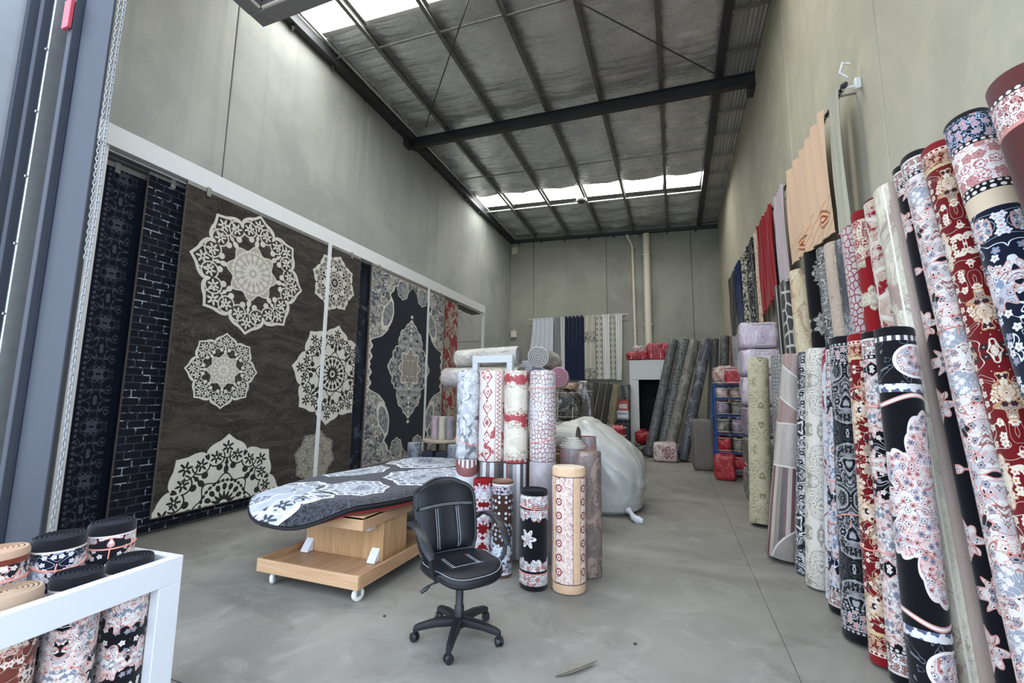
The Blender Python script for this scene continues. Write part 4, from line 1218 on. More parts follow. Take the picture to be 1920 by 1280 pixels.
st = bpy.data.objects['carpet_roll.%03d' % (len([o for o in bpy.data.objects if o.name.startswith('carpet_roll')]) - 1)]
g = MB(); g.lathe([(.142, 1.052), (.145, 1.07), (.142, 1.085), (.118, 1.087), (.12, 1.10), (.118, 1.112), (.10, 1.114), (.102, 1.128), (.10, 1.14), (.075, 1.142), (.077, 1.155), (.07, 1.165), (.0, 1.166)], 28)
g.obj('stepped_top', plain('white_roll_ends', '#b5b0a6', .6, var=.25, scale=20), st)
roll('film-wrapped roll with a red tip, closest to the white sack', (-1.03, 5.55, 0), (-1.06, 5.58, 1.12), .12, worn('red_tip_wrap', 1.1, '#8f8d8b', '#7b7673', '#9b6d6d', 6.0, 8.0, coat=.9, yst=.12), '#9b2730')
# lower tier of the stack
roll('white roll with a red arc, lower left of the two-tier stack', (-2.14, 4.42, 0), (-2.14, 4.42, .935), .135, stripes('white_red_arc', ['#641f1f', '#d8d2cc', '#641f1f', '#d8d2cc'], .10, .6, (.19, 1.02, .17, .09, '#d3d4d7', '#7a2320'), L=.93), '#cfccc6')
roll('striped roll in black, mauve and white, second of the lower tier', (-1.86, 4.42, 0), (-1.86, 4.42, .925), .135, stripes('mauve_stripe', ['#2a211f', '#8d7f7c', '#c2c5c9', '#4a3331', '#b9babd', '#3d2a28'], .26, .6), '#5e2a28')
roll('striped roll in black, wine and white, third of the lower tier', (-1.585, 4.42, 0), (-1.585, 4.42, .925), .135, stripes('wine_stripe', ['#2a1a1a', '#c2c5c9', '#5d2a2a', '#23201f', '#8a8688', '#c9c9cb'], .24, .6), '#5e2a28')
roll('plain grey pink film-wrapped roll, lower right of the two-tier stack', (-1.29, 4.42, 0), (-1.29, 4.42, .955), .145, worn('grey_pink_wrap', 1.0, '#9c9698', '#8a8486', '#a5918f', 5.0, 3.0, coat=.9), '#c4bfbf')
# upper tier standing on it
def zig_roll():
    mt, b = newmat('red_zigzag'); x, y = uvxy()
    n = noise(vec(x, y), 11.0, 5.0, .75, .5, '2D'); n2 = noise(vec(x, y), 3.2, 3.0, .6, 0, '2D')
    dm = (absx(x - .13) * 1.4 + absx(pp(y, .16) - .08)) 
    c = mixc(sstep(n2 + (n - .5) * .7, .52, .58), '#cdc4ba', '#9b1f29')
    c = mixc((absx(dm - .07) < .012) * (n > .42), c, '#8f1d28'); c = mixc((dm < .035) * (n > .45), c, '#8f1d28')
    zz = absx((x - .24) - (pp(y, .0225) * 1.8)) < .008
    colm = (x > .225) * (x < .30)
    c = mixc(colm, c, mixc(zz * (n > .38), '#dccfc6', '#8f1d28')); c = mixc(mx(absx(x - .225) < .003, absx(x - .30) < .003), c, '#6d2228')
    pile(b, c, x, y, .35); return mt
def blotch_roll():
    mt, b = newmat('red_blotch_bands'); x, y = uvxy()
    n = noise(vec(x, y), 9.0, 6.0, .75, .4, '2D'); f = noise(vec(x * .5, y * 2.0), 30.0, 4.0, .75, 0, '2D')
    h = mn(mn(absx(y - .86), absx(y - .44 + (x - .19) * .12)), absx(y + .01))
    red = (h < .02 + (n - .42) * .30)
    c = mixc(sstep(n, .35, .65), '#cfc8b7', '#bdb39f'); c = mixc(sstep(f, .6, .68) * .6, c, '#8f7f6d')
    c = mixc(red, c, mixc(f, '#a51d28', '#7f121c')); c = mixc((absx(h - .055 - (n - .42) * .3) < .006) * (f > .45), c, '#5d4038')
    pile(b, c, x, y, .35); return mt
roll('marbled silver grey film-wrapped roll, upper left of the stack', (-2.14, 4.42, .945), (-2.14, 4.42, 1.89), .135, worn('grey_marble', .95, '#c6c7c8', '#9d9fa2', '#4f5156', 8.0, 2.0, coat=.7, yst=1.0, sharp=.1), '#c9ccd0', twine=(.2,))
roll('cream roll with a red zigzag column and diamonds, second of the upper tier', (-1.86, 4.42, .935), (-1.86, 4.42, 1.88), .14, zig_roll(), '#b9757a')
roll('cream roll with worn red blotch bands, third of the upper tier', (-1.585, 4.42, .935), (-1.585, 4.42, 1.88), .135, blotch_roll(), '#a33a40')
roll('grey roll with red crocodile cracks and a pink strap, upper right of the stack', (-1.29, 4.42, .965), (-1.29, 4.42, 1.88), .14, croc('croc_grey_red', .95, '#b9b6b2', '#7d1826', '#c9c3c2', 28.0, seed=1.0, coat=.6), '#c3bcc0', twine=(.2, .8))
roll('small white rolled carpet lying on end just behind the chair top', (-1.98, 4.08, 0), (-1.98, 4.08, .72), .09, worn('small_white', .7, '#d2d2d0', '#b9b9b9', None, 4, coat=.5), '#d5d5d2')

# white two-legged rack with film-wrapped rolls lying on it
rk = empty('display_rack', (-2.19, 5.6, 0), label='white goal-post shaped rack behind the stacked rolls', cat='rack')
for y in (-.40, .45):
    for x in (-.24, .24):
        g = MB(); g.box((x, y, 1.02), (.075, .075, 2.04), ch=.004); g.obj('post', M_WHITE, rk)
    g = MB(); g.box((0, y, 2.085), (.555, .075, .09), ch=.004); g.obj('crossbar', M_WHITE, rk)
g = MB(); g.box((.17, .03, 1.70), (1.0, .78, .04), ch=.004); g.obj('shelf', M_WHITE, rk)
def lying(label, a, b, r, mat, end='#b9b6b0', **k): return roll(label, a, b, r, mat, end, name='wrapped_roll', coilb=True, back=endm('#5d5a56'), **k)
lying('film-wrapped cream roll lying lowest behind the white goal-post rack', (-3.05, 5.52, 1.87), (-1.95, 5.55, 1.87), .145, worn('film_cream', 1.1, '#b7b0a3', '#8f8b85', '#a78f8a', 5.0, 1.5, coat=.9), '#8d7f7c')
lying('film-wrapped pale roll lying on top of the others at the rack', (-2.93, 5.66, 2.14), (-1.98, 5.62, 2.17), .135, worn('film_pale', 1.2, '#c3bcac', '#a39e93', '#8d8478', 4.0, 2.5, coat=.9), '#8f8c86')
lying('film-wrapped grey roll lying end-on right of the rack, upper', (-1.66, 5.45, 2.13), (-1.70, 6.3, 2.13), .15, worn('film_grey', .9, '#a09c94', '#77746f', '#c0bcb4', 7.0, 3.5, coat=.9), '#9b978f')
lying('film-wrapped roll lying end-on right of the rack, lower and darker', (-1.66, 5.38, 1.865), (-1.70, 6.2, 1.865), .14, worn('film_dark', .9, '#7d7c7e', '#5e5f66', '#b0aaa4', 7.0, 4.5, coat=.9), '#5c5f68')
lying('short film-wrapped roll with a pink end at the right of the rack', (-1.40, 5.52, 1.87), (-1.52, 6.1, 1.87), .13, worn('film_pink', .6, '#b9b0a8', '#9c8f8c', '#8f5560', 6.0, 5.5, coat=.9), '#a0707a')
lying('white bound roll lying behind the crocodile roll, above the stepped white top', (-1.78, 5.3, 1.13), (-1.10, 5.28, 1.13), .15, stripes('bound_white', ['#c9c4b6', '#b5b0a4', '#cfcabd', '#a8a39a'], .05, .5), '#6f6a66')
g = MB(); g.box((0, 0, .48), (.6, .5, .96), ch=.01); o = g.obj('carton', plain('brown_carton', '#8a7256', .85), None, (-1.5, 5.32, 0), label='brown carton hidden under the white bound roll behind the stack', cat='carton')
g = MB(); g.box((0, 0, .966), (.06, .5, .008)); g.obj('tape', plain('carton_tape', '#b59a70', .3), o)
#--PART5--
# ------------------------------------------------------------------ white open display box at the lower left, with small rolls standing in it
wr = empty('display_box', (-2.82, 1.1, 0), (0, 0, radians(3)), label='white open-topped display box with small rolls standing in it, lower left corner', cat='display stand')
def wp(name, c, d, mt=M_WHITE):
    g = MB(); g.box(c, d, ch=.003); return g.obj(name, mt, wr)
WX, WY = .74, 1.16                                   # outer size
for x in (-1, 1):
    for y in (-1, 1):
        wp('post', (x * (WX / 2 - .03), y * (WY / 2 - .055), .31), (.06, .11, .62))
    wp('side_rail', (x * (WX / 2 - .025), 0, .685), (.05, WY, .13))
    wp('bottom_rail', (x * (WX / 2 - .03), 0, .05), (.05, WY - .22, .10))
for y in (-1, 1):
    wp('end_rail', (0, y * (WY / 2 - .02), .685), (WX - .10, .04, .13))
wp('floor_panel', (0, 0, .012), (WX - .13, WY - .13, .02))
def small(label, x, y, h, r, mat, end, **k): return roll(label, (x, y, .024), (x, y, h), r, mat, end, coil=6, **k)
SB = [(.05, 'solid', '#16161a', '#16161a'), (.008, 'solid', '#d8cfc4', '#d8cfc4')]
small('small roll with black coiled end, rightmost of the back row in the white display box', -2.83, 1.55, .92, .103, persian('box_a', .9, seed=7.0, S=1.7, cover=.56, spec=SB, vine=False, **WH), '#17181d', twine=(.88,))
small('small roll with black coiled end, middle of the back row in the white display box', -2.83, 1.335, .91, .105, persian('box_b', .9, seed=7.5, S=1.8, cover=.40, spec=SB, **NV), '#17181d', twine=(.88,))
small('small roll with beige coiled end and rust edge, left back in the white display box', -2.835, 1.12, .905, .106, persian('box_c', .9, seed=8.0, S=1.7, cover=.56, spec=[(.03, 'solid', '#b3957c', '#b3957c'), (.025, 'solid', '#6d3527', '#6d3527')], **WH), '#b3957c', twine=(.86,))
small('low roll with black coiled end, right front in the white display box', -2.615, 1.53, .775, .097, persian('box_d', .75, seed=8.5, S=1.5, cover=.42, vine=False, spec=SB, **BW), '#17181d', turn=.3)
small('low roll with black coiled end, middle front in the white display box', -2.62, 1.32, .775, .097, persian('box_e', .75, seed=9.0, S=1.4, cover=.5, spec=SB, **BW), '#17181d', turn=-.3)
small('low roll with beige and brown coiled end, left front in the white display box', -2.63, 1.105, .775, .10, persian('box_f', .75, seed=9.5, S=1.4, cover=.30, spec=[(.05, 'solid', '#a58f78', '#a58f78')], **CR), '#a58f78', turn=.2)

# ------------------------------------------------------------------ soft packs
def pack(label, c, d, mat, rz_=0.0, k=5.0, lump=.02, name='bedding_pack', cat='package', parts=('seam',), seed=0, trim=None, tilt=0.0, pmat=None):
    """a stuffed zipped pack resting on its base: c = base centre, d = size"""
    bm = bmesh.new(); bmesh.ops.create_cube(bm, size=2.0)
    bmesh.ops.subdivide_edges(bm, edges=bm.edges[:], cuts=9, use_grid_fill=True)
    for v in bm.verts:
        p = v.co.copy(); n = (abs(p.x) ** k + abs(p.y) ** k + abs(p.z) ** k) ** (1 / k)
        p /= n
        w = (vn(p.x * 2.2 + seed, p.y * 2.2 + p.z * 1.7 + seed) - .5) * lump * 2 + (vn(p.x * 6 + p.z * 5 + seed, p.y * 6 - p.z * 4) - .5) * lump * .8
        v.co = Vector((p.x * d[0] / 2 * (1 + w / d[0] * 2), p.y * d[1] / 2 * (1 + w / d[1] * 2), max(0.0, (p.z + 1) / 2 * d[2] + (w if p.z > -.6 else 0))))
    me = bpy.data.meshes.new(name); bm.to_mesh(me); bm.free()
    for p in me.polygons: p.use_smooth = True
    me.materials.append(mat)
    o = bpy.data.objects.new(name, me); link(o, None, c, (tilt, 0, rz_), label, cat)
    tm = trim or plain('clear_piping', '#cfcfc8', .3, coat=.5)
    if 'seam' in parts:
        for zf in (.12, .90):
            g = MB(); g.tube([(d[0] / 2 * sq(2 * pi * i / 36, .42)[0] * .985, d[1] / 2 * sq(2 * pi * i / 36, .42)[1] * .985, d[2] * zf) for i in range(36)], .007, 5, closed=True); g.obj('seam_piping', tm, o)
    if 'handle' in parts:
        g = MB(); g.tube([(-.09, 0, d[2] - .01), (-.08, 0, d[2] + .05), (.08, 0, d[2] + .05), (.09, 0, d[2] - .01)], .010, 6); g.obj('handle', tm, o)
    if 'card' in parts:
        g = MB(); g.box((.05, -d[1] / 2 - .004, d[2] * .5), (d[0] * .42, .006, d[2] * .45)); g.obj('insert_card', pmat or plain('insert_card', '#d9d4d2', .4, coat=.4), o)
    if 'strap' in parts:
        g = MB()
        for x in (-.14, .14): g.box((x * d[0] / .5, -d[1] / 2 - .002, d[2] / 2), (.02, .008, d[2] * .9))
        g.obj('straps', tm, o)
    return o
def print_mat(name, c1, c2, c3, S=4.0, coat=.8, seed=0.0):
    mt, b = newmat(name); p = objco(); x, y, z = sep(p)
    a = noise(p + E(vec(seed, seed, 0.0).k) if False else vec(x + seed, y, z), S, 4.0, .65, 1.0); f = noise(vec(x + seed, y + 3.0, z), S * 3, 4.0, .7, .6)
    ln, _ = absx(frac(f * 4.0) - .5) < .10, 0
    c = mixc(sstep(a, .42, .58), c1, c2); c = mixc(ln * (a > .45), c, c3)
    wr = noise(vec(x * 2.0, y * 2.0, z), 8.0, 4.0, .6, 1.5)
    finish(b, c, .5, coat=coat, bump=wr, bs=.6, bd=.03); return mt
M_REDP = print_mat('red_vinyl', '#a01724', '#c02a35', '#6f0d18', 3.0)
M_ROSE = print_mat('rose_print', '#d8c7c0', '#b9a09b', '#7d2b3d', 5.0)
M_LILAC = print_mat('lilac_print', '#cfc3cb', '#bdadb9', '#a596a6', 3.5)
M_GREYP = print_mat('grey_leaf_print', '#8d8a7d', '#5d5b52', '#2f2e2b', 6.0)
M_CREAMP = print_mat('cream_red_print', '#cdb9a8', '#b08478', '#8d2430', 5.0)
M_MAUVEP = print_mat('mauve_print', '#9d8b98', '#7f6d7c', '#4f4350', 5.0)
M_DARKP = print_mat('black_white_print', '#23231f', '#55534c', '#c2bfb4', 6.5)

# back right: leaning film-wrapped rolls, four metres back against the wall
def D(label, base, top, r, mat, end='#2b2b2b', **k): return roll(label, base, top, r, mat, end, coil=3, name='wrapped_roll', **k)
D('long black-grey veined roll in film, leaning leftmost beside the white cabinet', (-.74, 13.05, 0), (.02, 13.6, 3.28), .145, scroll('d_black_vein', 3.4, '#191a1b', '#858682', 1.3, .13, coat=.5), '#3b3b3a')
D('long charcoal marbled roll in film, second from the white cabinet', (-.42, 13.15, 0), (.33, 13.6, 3.28), .155, scroll('d_char_marble', 3.4, '#202121', '#92928a', 1.1, .15, coat=.5), '#6b6a62')
D('long taupe roll in film leaning in front of the charcoal marbled one', (-.24, 12.50, 0), (.58, 13.2, 3.17), .150, worn('d_taupe', 3.3, '#736e63', '#57534b', '#8f8a7d', 4.0, 2.0, coat=.5), '#8d877b')
D('long blue-grey roll in shiny film with a pale floral foot', (.12, 12.42, 0), (.90, 13.12, 3.2), .14, worn('d_bluegrey', 3.3, '#25272d', '#3d4149', '#6d7079', 4.0, 5.0, coat=.7, yst=.2, spec=[(.0, 'solid', '#555', '#555')] if False else ()), '#4b4d52')
D('long grey-black roll standing nearly upright behind the foam block', (.80, 12.95, 0), (1.10, 13.4, 3.26), .12, scroll('d_greyblack', 3.3, '#262726', '#6e6e68', 1.6, .13, coat=.6), '#353534')
D('long black floral roll in film, right of the nearly upright grey-black one', (1.08, 12.9, 0), (1.36, 13.3, 3.32), .12, scroll('d_black_floral', 3.3, '#1d1e1e', '#818078', 1.2, .12, coat=.6), '#1f1f1f')
D('long rust and grey check roll against the right wall at the back', (1.40, 12.9, 0), (1.55, 13.1, 3.29), .10, croc('d_rust_check', 3.3, '#7d5f58', '#4b3f3c', '#8f6a62', 14.0), '#7b5c55')
D('long pale grey roll tight against the right wall behind the lilac packs', (1.52, 12.3, 0), (1.56, 12.6, 3.22), .125, worn('d_palegrey', 3.2, '#9a9a98', '#7d7e80', None, 4.0, coat=.7), '#9a9a96')
# small things on the floor there
o = pack('bedding pack printed with a burgundy rose, on the floor before the leaning rolls', (-.29, 12.3, 0), (.58, .40, .49), M_ROSE, .03, 7.0, .012, parts=('seam',))
g = MB()
for i in range(3):
    for k in range(5):
        t = 2 * pi * k / 5 + i * .6; r = .045 + .045 * i
        pts = [(.08 + r * cos(t + s * .9) * (1 + .12 * sin(s * pi)), -.208, .25 + r * sin(t + s * .9)) for s in (0, .25, .5, .75, 1)]
        g.tube(pts, .010, 5)
g.obj('rose_print', plain('burgundy_print', '#7a2a3c', .4, coat=.6), o)
# taupe foam block
mt, b = newmat('taupe_foam'); finish(b, mixc(noise(objco(), 12.0, 3.0), '#77726a', '#6a655e'), .9, bump=noise(objco(), 80.0, 2.0), bs=.2)
o = pack('tall taupe upholstered block with rounded top standing in front of the blue rack', (.55, 11.2, 0), (.44, .34, 1.15), mt, .08, 7.5, .008, name='foam_block', cat='foam block', parts=())
g = MB()
for s in (-1, 1): g.tube([(.21 * s, -.165, z) for z in np.linspace(.05, 1.08, 12)], .007, 5)
g.obj('piping', plain('taupe_piping', '#5e5a53', .8), o)
pack('crumpled red carrier bag on the floor beside the foam block', (.90, 10.05, 0), (.36, .30, .50), M_REDP, -.2, 7.0, .022, name='carrier_bag', cat='bag', parts=('handle',), trim=M_REDP)
pack('red carrier bag slumped at the foot of the white cabinet', (-.90, 13.48, .315), (.42, .30, .36), M_REDP, .3, 3.0, .05, name='carrier_bag', cat='bag', parts=('handle',), trim=M_REDP)
pack('dark folded carpet heap under the red bag at the cabinet foot', (-.93, 13.5, 0), (.60, .44, .31), M_DARKP, .2, 4.0, .05, name='folded_carpet', cat='carpet', parts=('seam',), trim=plain('dark_fringe', '#2a2824', .9))
# white cabinet with a dark opening, red packs on top
wc = empty('white_cabinet', (-.75, 14.4, 0), label='tall white cabinet with a dark doorway-like opening near the back wall', cat='cabinet')
for nm, c, d in (('side_panel', (-.53, 0, 1.39), (.04, .8, 2.78)), ('side_panel', (.53, 0, 1.39), (.04, .8, 2.78)), ('top_panel', (0, 0, 2.77), (1.10, .82, .03)), ('header_panel', (0, -.39, 2.47), (1.02, .03, .57)),
                 ('front_stile', (-.40, -.39, 1.09), (.23, .03, 2.18)), ('front_stile', (.47, -.39, 1.09), (.08, .03, 2.18))):
    g = MB(); g.box(c, d, ch=.003); g.obj(nm, M_WHITEPAINT, wc)
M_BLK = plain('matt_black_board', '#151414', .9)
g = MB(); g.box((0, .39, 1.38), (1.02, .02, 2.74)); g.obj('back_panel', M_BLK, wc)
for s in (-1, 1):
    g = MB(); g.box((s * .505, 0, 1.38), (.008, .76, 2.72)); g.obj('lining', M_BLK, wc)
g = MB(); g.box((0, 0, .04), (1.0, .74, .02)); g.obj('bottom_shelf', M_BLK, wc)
D('dark red roll standing inside the white cabinet', (-.42, 14.45, .06), (-.38, 14.5, 1.95), .10, worn('cab_red', 1.9, '#4a2422', '#331a19', '#6d2a2a', 4, coat=.3), '#c9bdb3')
D('dark brown roll standing inside the white cabinet, right of the dark red one', (-.56 + .42, 14.5, .06), (-.14, 14.52, 1.9), .09, worn('cab_brown', 1.9, '#3a2f28', '#29221d', None, 4, coat=.3), '#3a2f28')
for lb, c, d, r_ in (('big square red pack standing upright on the white cabinet', (-.52, 14.25, 2.80), (.50, .34, .52), .05), ('tall narrow red pack at the right end of the cabinet top', (-.20, 14.3, 2.80), (.26, .40, .50), -.1),
                     ('flat red pack at the left end of the cabinet top', (-1.08, 14.2, 2.80), (.62, .45, .24), .08)):
    pack(lb, c, d, M_REDP, r_, 6.0, .03, parts=('seam', 'strap'), trim=plain('red_piping', '#d6545c', .3, coat=.5))
pack('white and maroon pack lying on the flat red pack on the cabinet', (-1.0, 14.3, 3.05), (.40, .34, .20), M_ROSE, .2, 3.5, .04)

# blue wire rack with packs, and the stack of lilac packs
M_BLUE = plain('blue_enamel', '#2b4f8f', .4, .1)
br = empty('blue_rack', (1.10, 10.62, 0), label='blue tubular metal rack full of bedding packs at the right', cat='rack')
for x in (-.31, .31):
    for y in (-.31, .31):
        g = MB(); g.tube([(x, y, 0), (x, y, 1.92)], .020, 8); g.obj('upright', M_BLUE, br)
SHV = (.12, .50, .88, 1.26, 1.62, 1.90)
for z in SHV:
    for a, b_ in (((-.31, -.31), (.31, -.31)), ((-.31, .31), (.31, .31)), ((-.31, -.31), (-.31, .31)), ((.31, -.31), (.31, .31))):
        g = MB(); g.tube([(a[0], a[1], z), (b_[0], b_[1], z)], .014, 6); g.obj('shelf_bar', M_BLUE, br)
    if z < 1.9:
        g = MB()
        for k in range(9): g.tube([(-.31 + .62 * k / 8, -.31, z + .008), (-.31 + .62 * k / 8, .31, z + .008)], .005, 5)
        o = g.obj('wire_deck', M_BLUE, br, kind='stuff')
pm = [(M_GREYP, 'grey leaf-print'), (M_CREAMP, 'cream and red'), (M_MAUVEP, 'mauve'), (M_REDP, 'red'), (M_ROSE, 'rose-print')]
nm_sh = ['bottom', 'second', 'third', 'fourth', 'fifth']
for i, z in enumerate(SHV[:5]):
    h = SHV[i + 1] - z - .06
    a, b_ = pm[(i * 2 + 1) % 5], pm[0] if i % 2 else pm[(i * 2 + 3) % 5]
    pack('%s pack on the left of the blue rack, %s shelf up' % (a[1], nm_sh[i]), (.945, 10.60, z + .014), (.27, .56, h), a[0], 0, 4.0, .02, seed=i)
    pack('%s pack on the right of the blue rack, %s shelf up' % (b_[1], nm_sh[i]), (1.245, 10.60, z + .014), (.29, .58, h * .97), b_[0], 0, 4.0, .02, seed=i + 9)
pack('rolled red blanket pack with pale floral end on top of the blue rack', (1.08, 10.5, 1.915), (.58, .5, .40), M_CREAMP, .05, 3.2, .04, seed=4)
pack('dark red cushion pack leaning on the blanket pack over the blue rack', (1.22, 10.18, 1.915), (.44, .16, .33), M_REDP, -.1, 3.5, .03, seed=5)
zz = 0.0
for i, (h, mt, lb) in enumerate(((.50, M_GREYP, 'grey leaf-print pack at the bottom of the lilac stack'), (.50, M_GREYP, 'grey leaf-print pack, second from the bottom of the lilac stack'), (.50, M_MAUVEP, 'mauve pack in the middle of the lilac stack'),
                                 (.48, M_LILAC, 'pale lilac pack, third from the top of its stack'), (.44, M_LILAC, 'lilac quilt pack with white card, second from the top'), (.44, M_LILAC, 'lilac striped quilt pack on the very top of its stack'))):
    pack(lb, (1.33, 8.3, zz), (.56, .62, h), mt, .04 * (-1) ** i, 9.0, .012, seed=i * 3, parts=('seam', 'card') if i == 4 else ('seam',)); zz += h + .004
g = MB(); g.box((0, 0, 0), (.01, .01, .01))

# ------------------------------------------------------------------ curtains on rods
def cloth(name, c, c2=None, motif=None):
    mt, b = newmat(name); p = objco(); x, y, z = sep(p)
    w = noise(vec(x * 3.0, y * 3.0, z * .3), 3.0, 3.0)
    cc = mixc(w * .5, c, c2 or c)
    if motif: cc = motif(cc)
    finish(b, cc, .85, sheen=.2, spec=.2); return mt
M_ROD = plain('white_curtain_rod', '#d9d8d2', .35, .2)
def curtain(label, a, b_, zbot, mat, amp=.035, n=6, flare=(0, 0), dip=0.0, ring=M_GALV, zb2=None, out=(0, -1, 0), tuck=0.0):
    """a hanging curtain between the rod points a and b; out = direction into the room"""
    a, b_ = Vector(a), Vector(b_); o = Vector(out); d = b_ - a
    e = empty('curtain', ((a + b_) / 2).to_tuple(), label=label, cat='curtain')
    mid = (a + b_) / 2; hd = Vector((d.x, d.y, 0)).normalized(); zb2 = zbot if zb2 is None else zb2
    def F(u, v):
        top = a + d * u; zb = zbot + (zb2 - zbot) * u
        z = top.z + .035 + (zb - top.z - .035) * v
        ph = u * n * 2 * pi
        k = amp * (1.1 - .65 * v) * sin(ph + .5 * v * sin(u * 9)) + .012 * sin(u * 31 + v * 4)
        sh = flare[0] * (1 - u) * v * v + flare[1] * u * v * v + tuck * sin(pi * v) * u ** 4
        p = Vector((top.x, top.y, z)) + o * (k + .012 + amp) + hd * sh
        return p - mid
    g = MB(); g.grid(n * 10, 14, F); g.obj('cloth', mat, e)
    g = MB(); g.tube([Vector(F(i / (n * 10), 1)) for i in range(n * 10 + 1)], .008, 5); g.obj('hem', mat, e)
    for i in range(n * 2):
        u = (i + .5) / (n * 2); p = a + d * u - mid
        g = MB(); q = [p + (o * cos(t) + Vector((0, 0, 1)) * sin(t)) * .026 for t in np.linspace(0, 2 * pi, 14)[:-1]]
        g.tube(q, .005, 5, closed=True); g.obj('ring', ring, e)
    return e
def rod(label, a, b_, out, mat=M_ROD, brk=(.03, .97)):
    a, b_ = Vector(a), Vector(b_); o = Vector(out)
    g = MB(); g.tube([a, b_], .016, 10); e = g.obj('curtain_rod', mat, label=label, cat='curtain rod')
    for p, d in ((a, a - b_), (b_, b_ - a)):
        d.normalize(); g = MB(); g.tube([p, p + d * .02, p + d * .05, p + d * .075], [.016, .030, .028, .008], 10); g.obj('finial', mat, e)
    for t in brk:
        p = a + (b_ - a) * t; w = p - o * .16
        g = MB(); g.tube([p + Vector((0, 0, -.02)), w + Vector((0, 0, -.02))], .011, 6); g.box(w + o * .006, (.05, .05, .10) if abs(o.y) > .5 else (.012, .05, .12)); g.obj('bracket', M_GALV, e)
    return e
YC = 17.3
zc = lambda X: 4.86 + .016 * (X + 5.5) / 3.76
rod('white curtain rod across the back wall', (-5.60, YC, zc(-5.6)), (-1.68, YC, zc(-1.7)), (0, -1, 0))
M_SHEER = cloth('white_voile', '#d3d6da', '#b9bfc8'); M_LACE = cloth('grey_lace', '#8d8f90', '#77797b'); M_NAVY = cloth('navy_blackout', '#1b2540', '#141b30')
M_IVORY = cloth('ivory_jacquard', '#c9c6b9', '#b3b0a2'); M_WHITEC = cloth('white_linen', '#dcdcd6', '#c3c3bd')
def motif_dark(cc):
    x, y, z = sep(objco()); n = noise(vec(x * 3, y, z * 2.5), 6.0, 4.0, .7, 1.0)
    return mixc((n > .52) * mx((absx(z + .85) < .22), (z < -2.1)), cc, '#4b4a48')
def motif_lace(cc):
    x, y, z = sep(objco()); return mixc((absx(frac(z * 4.5) - .5) + absx(frac(x * 6.0) - .5)) < .33, cc, '#8f8c82')
M_IVF = cloth('ivory_dark_flower', '#c2beb0', '#aaa698', motif_dark); M_LACE2 = cloth('ivory_leaf_lace', '#c9c6ba', '#b5b2a6', motif_lace)
def bc(label, x0, x1, zb, mt, n, **k): curtain(label, (x0, YC, zc(x0)), (x1, YC, zc(x1)), zb, mt, n=n, **k)
bc('white voile curtain flaring to the left, first on the back rod', -5.50, -4.60, 2.45, M_SHEER, 5, flare=(-.42, .0))
bc('narrow grey lace curtain between the white voile and the ruffle', -4.57, -4.30, 2.35, M_LACE, 2, amp=.02)
bc('white ruffled curtain edge left of the navy curtain', -4.29, -4.12, 2.35, M_WHITEC, 2, amp=.05)
bc('navy blackout curtain on the back wall rod', -4.12, -3.33, 2.33, M_NAVY, 5)
bc('ivory curtain with dark flower prints right of the navy one', -3.32, -2.88, 2.33, M_IVF, 3)
bc('ivory leaf-lace curtain, middle of the pale ones on the back rod', -2.86, -2.62, 2.35, M_LACE2, 2, amp=.02)
bc('plain white curtain between the two lace ones', -2.60, -2.32, 2.35, M_WHITEC, 2)
bc('second ivory leaf-lace curtain near the right end of the back rod', -2.30, -2.12, 2.35, M_LACE2, 2, amp=.02)
bc('plain white curtain at the right end of the back rod', -2.10, -1.84, 2.32, M_WHITEC, 2, flare=(0, -.06))
# right wall
XC = 1.58
zr = lambda Y: 4.53 + (Y - 4.6) * .043
rod('dark curtain rod running along the right wall with a white hook bracket', (XC, 4.62, zr(4.62)), (XC, 13.6, zr(13.6)), (-1, 0, 0), M_DARKSTEEL, (.012, .3, .6, .97))
def rc(label, y0, y1, z0, mt, n, z1=None, **k): curtain(label, (XC, y0, zr(y0)), (XC, y1, zr(y1)), z0, mt, n=n, out=(-1, 0, 0), zb2=z1, **k)
def motif_peach(cc):
    x, y, z = sep(objco())
    e = z + 1.02
    dm = absx(frac(y * 1.25 + .2) - .5) * .30 + absx(e + .08 - absx(frac(y * .62) - .5) * .12) * .8
    c = mixc((dm < .085), cc, '#8a5a34'); c = mixc(dm < .062, c, '#d6a777'); c = mixc(dm < .04, c, '#8d3d2c'); c = mixc(dm < .018, c, '#dcb587')
    g = absx(frac(y * 9.0 + e * 8.0) - .5) < .08
    return mixc(g * (absx(e + .08) < .2) * (dm > .085), c, '#b98655')
M_PEACH = cloth('peach_satin', '#d2b294', '#c4a280', motif_peach)
rc('peach curtain with brown diamond border, nearest on the right wall rod', 5.02, 6.66, 3.27, M_PEACH, 6, 3.42, amp=.03, tuck=0)
M_SHEER2 = cloth('pale_voile', '#aca893', '#a09c88')
rc('pale narrow voile hanging on the hook bracket right of the peach curtain', 4.64, 4.92, 3.2, M_SHEER2, 2, amp=.018)
rc('mauve grey curtain left of the peach one', 6.85, 7.45, 3.28, cloth('mauve_voile', '#b3a7a8', '#998d90'), 4, amp=.025)
rc('deep red curtain on the right wall rod', 7.60, 8.85, 3.25, cloth('red_velvet', '#8d1a20', '#5d0f13'), 7, 3.1, amp=.035)
def motif_script(cc):
    x, y, z = sep(objco()); n = noise(vec(y * 2.0, z * 2.0, x), 7.0, 2.0, .5, 1.0); return mixc(absx(frac(n * 4) - .5) < .09, cc, '#8d2a2a')
rc('cream curtain with red script-like squiggles left of the deep red one', 8.92, 9.25, 3.0, cloth('cream_script', '#cbb9a2', '#b9a58e', motif_script), 2, amp=.025)
def motif_loop(cc):
    x, y, z = sep(objco()); n = noise(vec(y * 2.0, z * 1.2, x), 5.0, 1.0, .5, .5); return mixc(absx(frac(n * 5) - .5) < .06, cc, '#a8a59c')
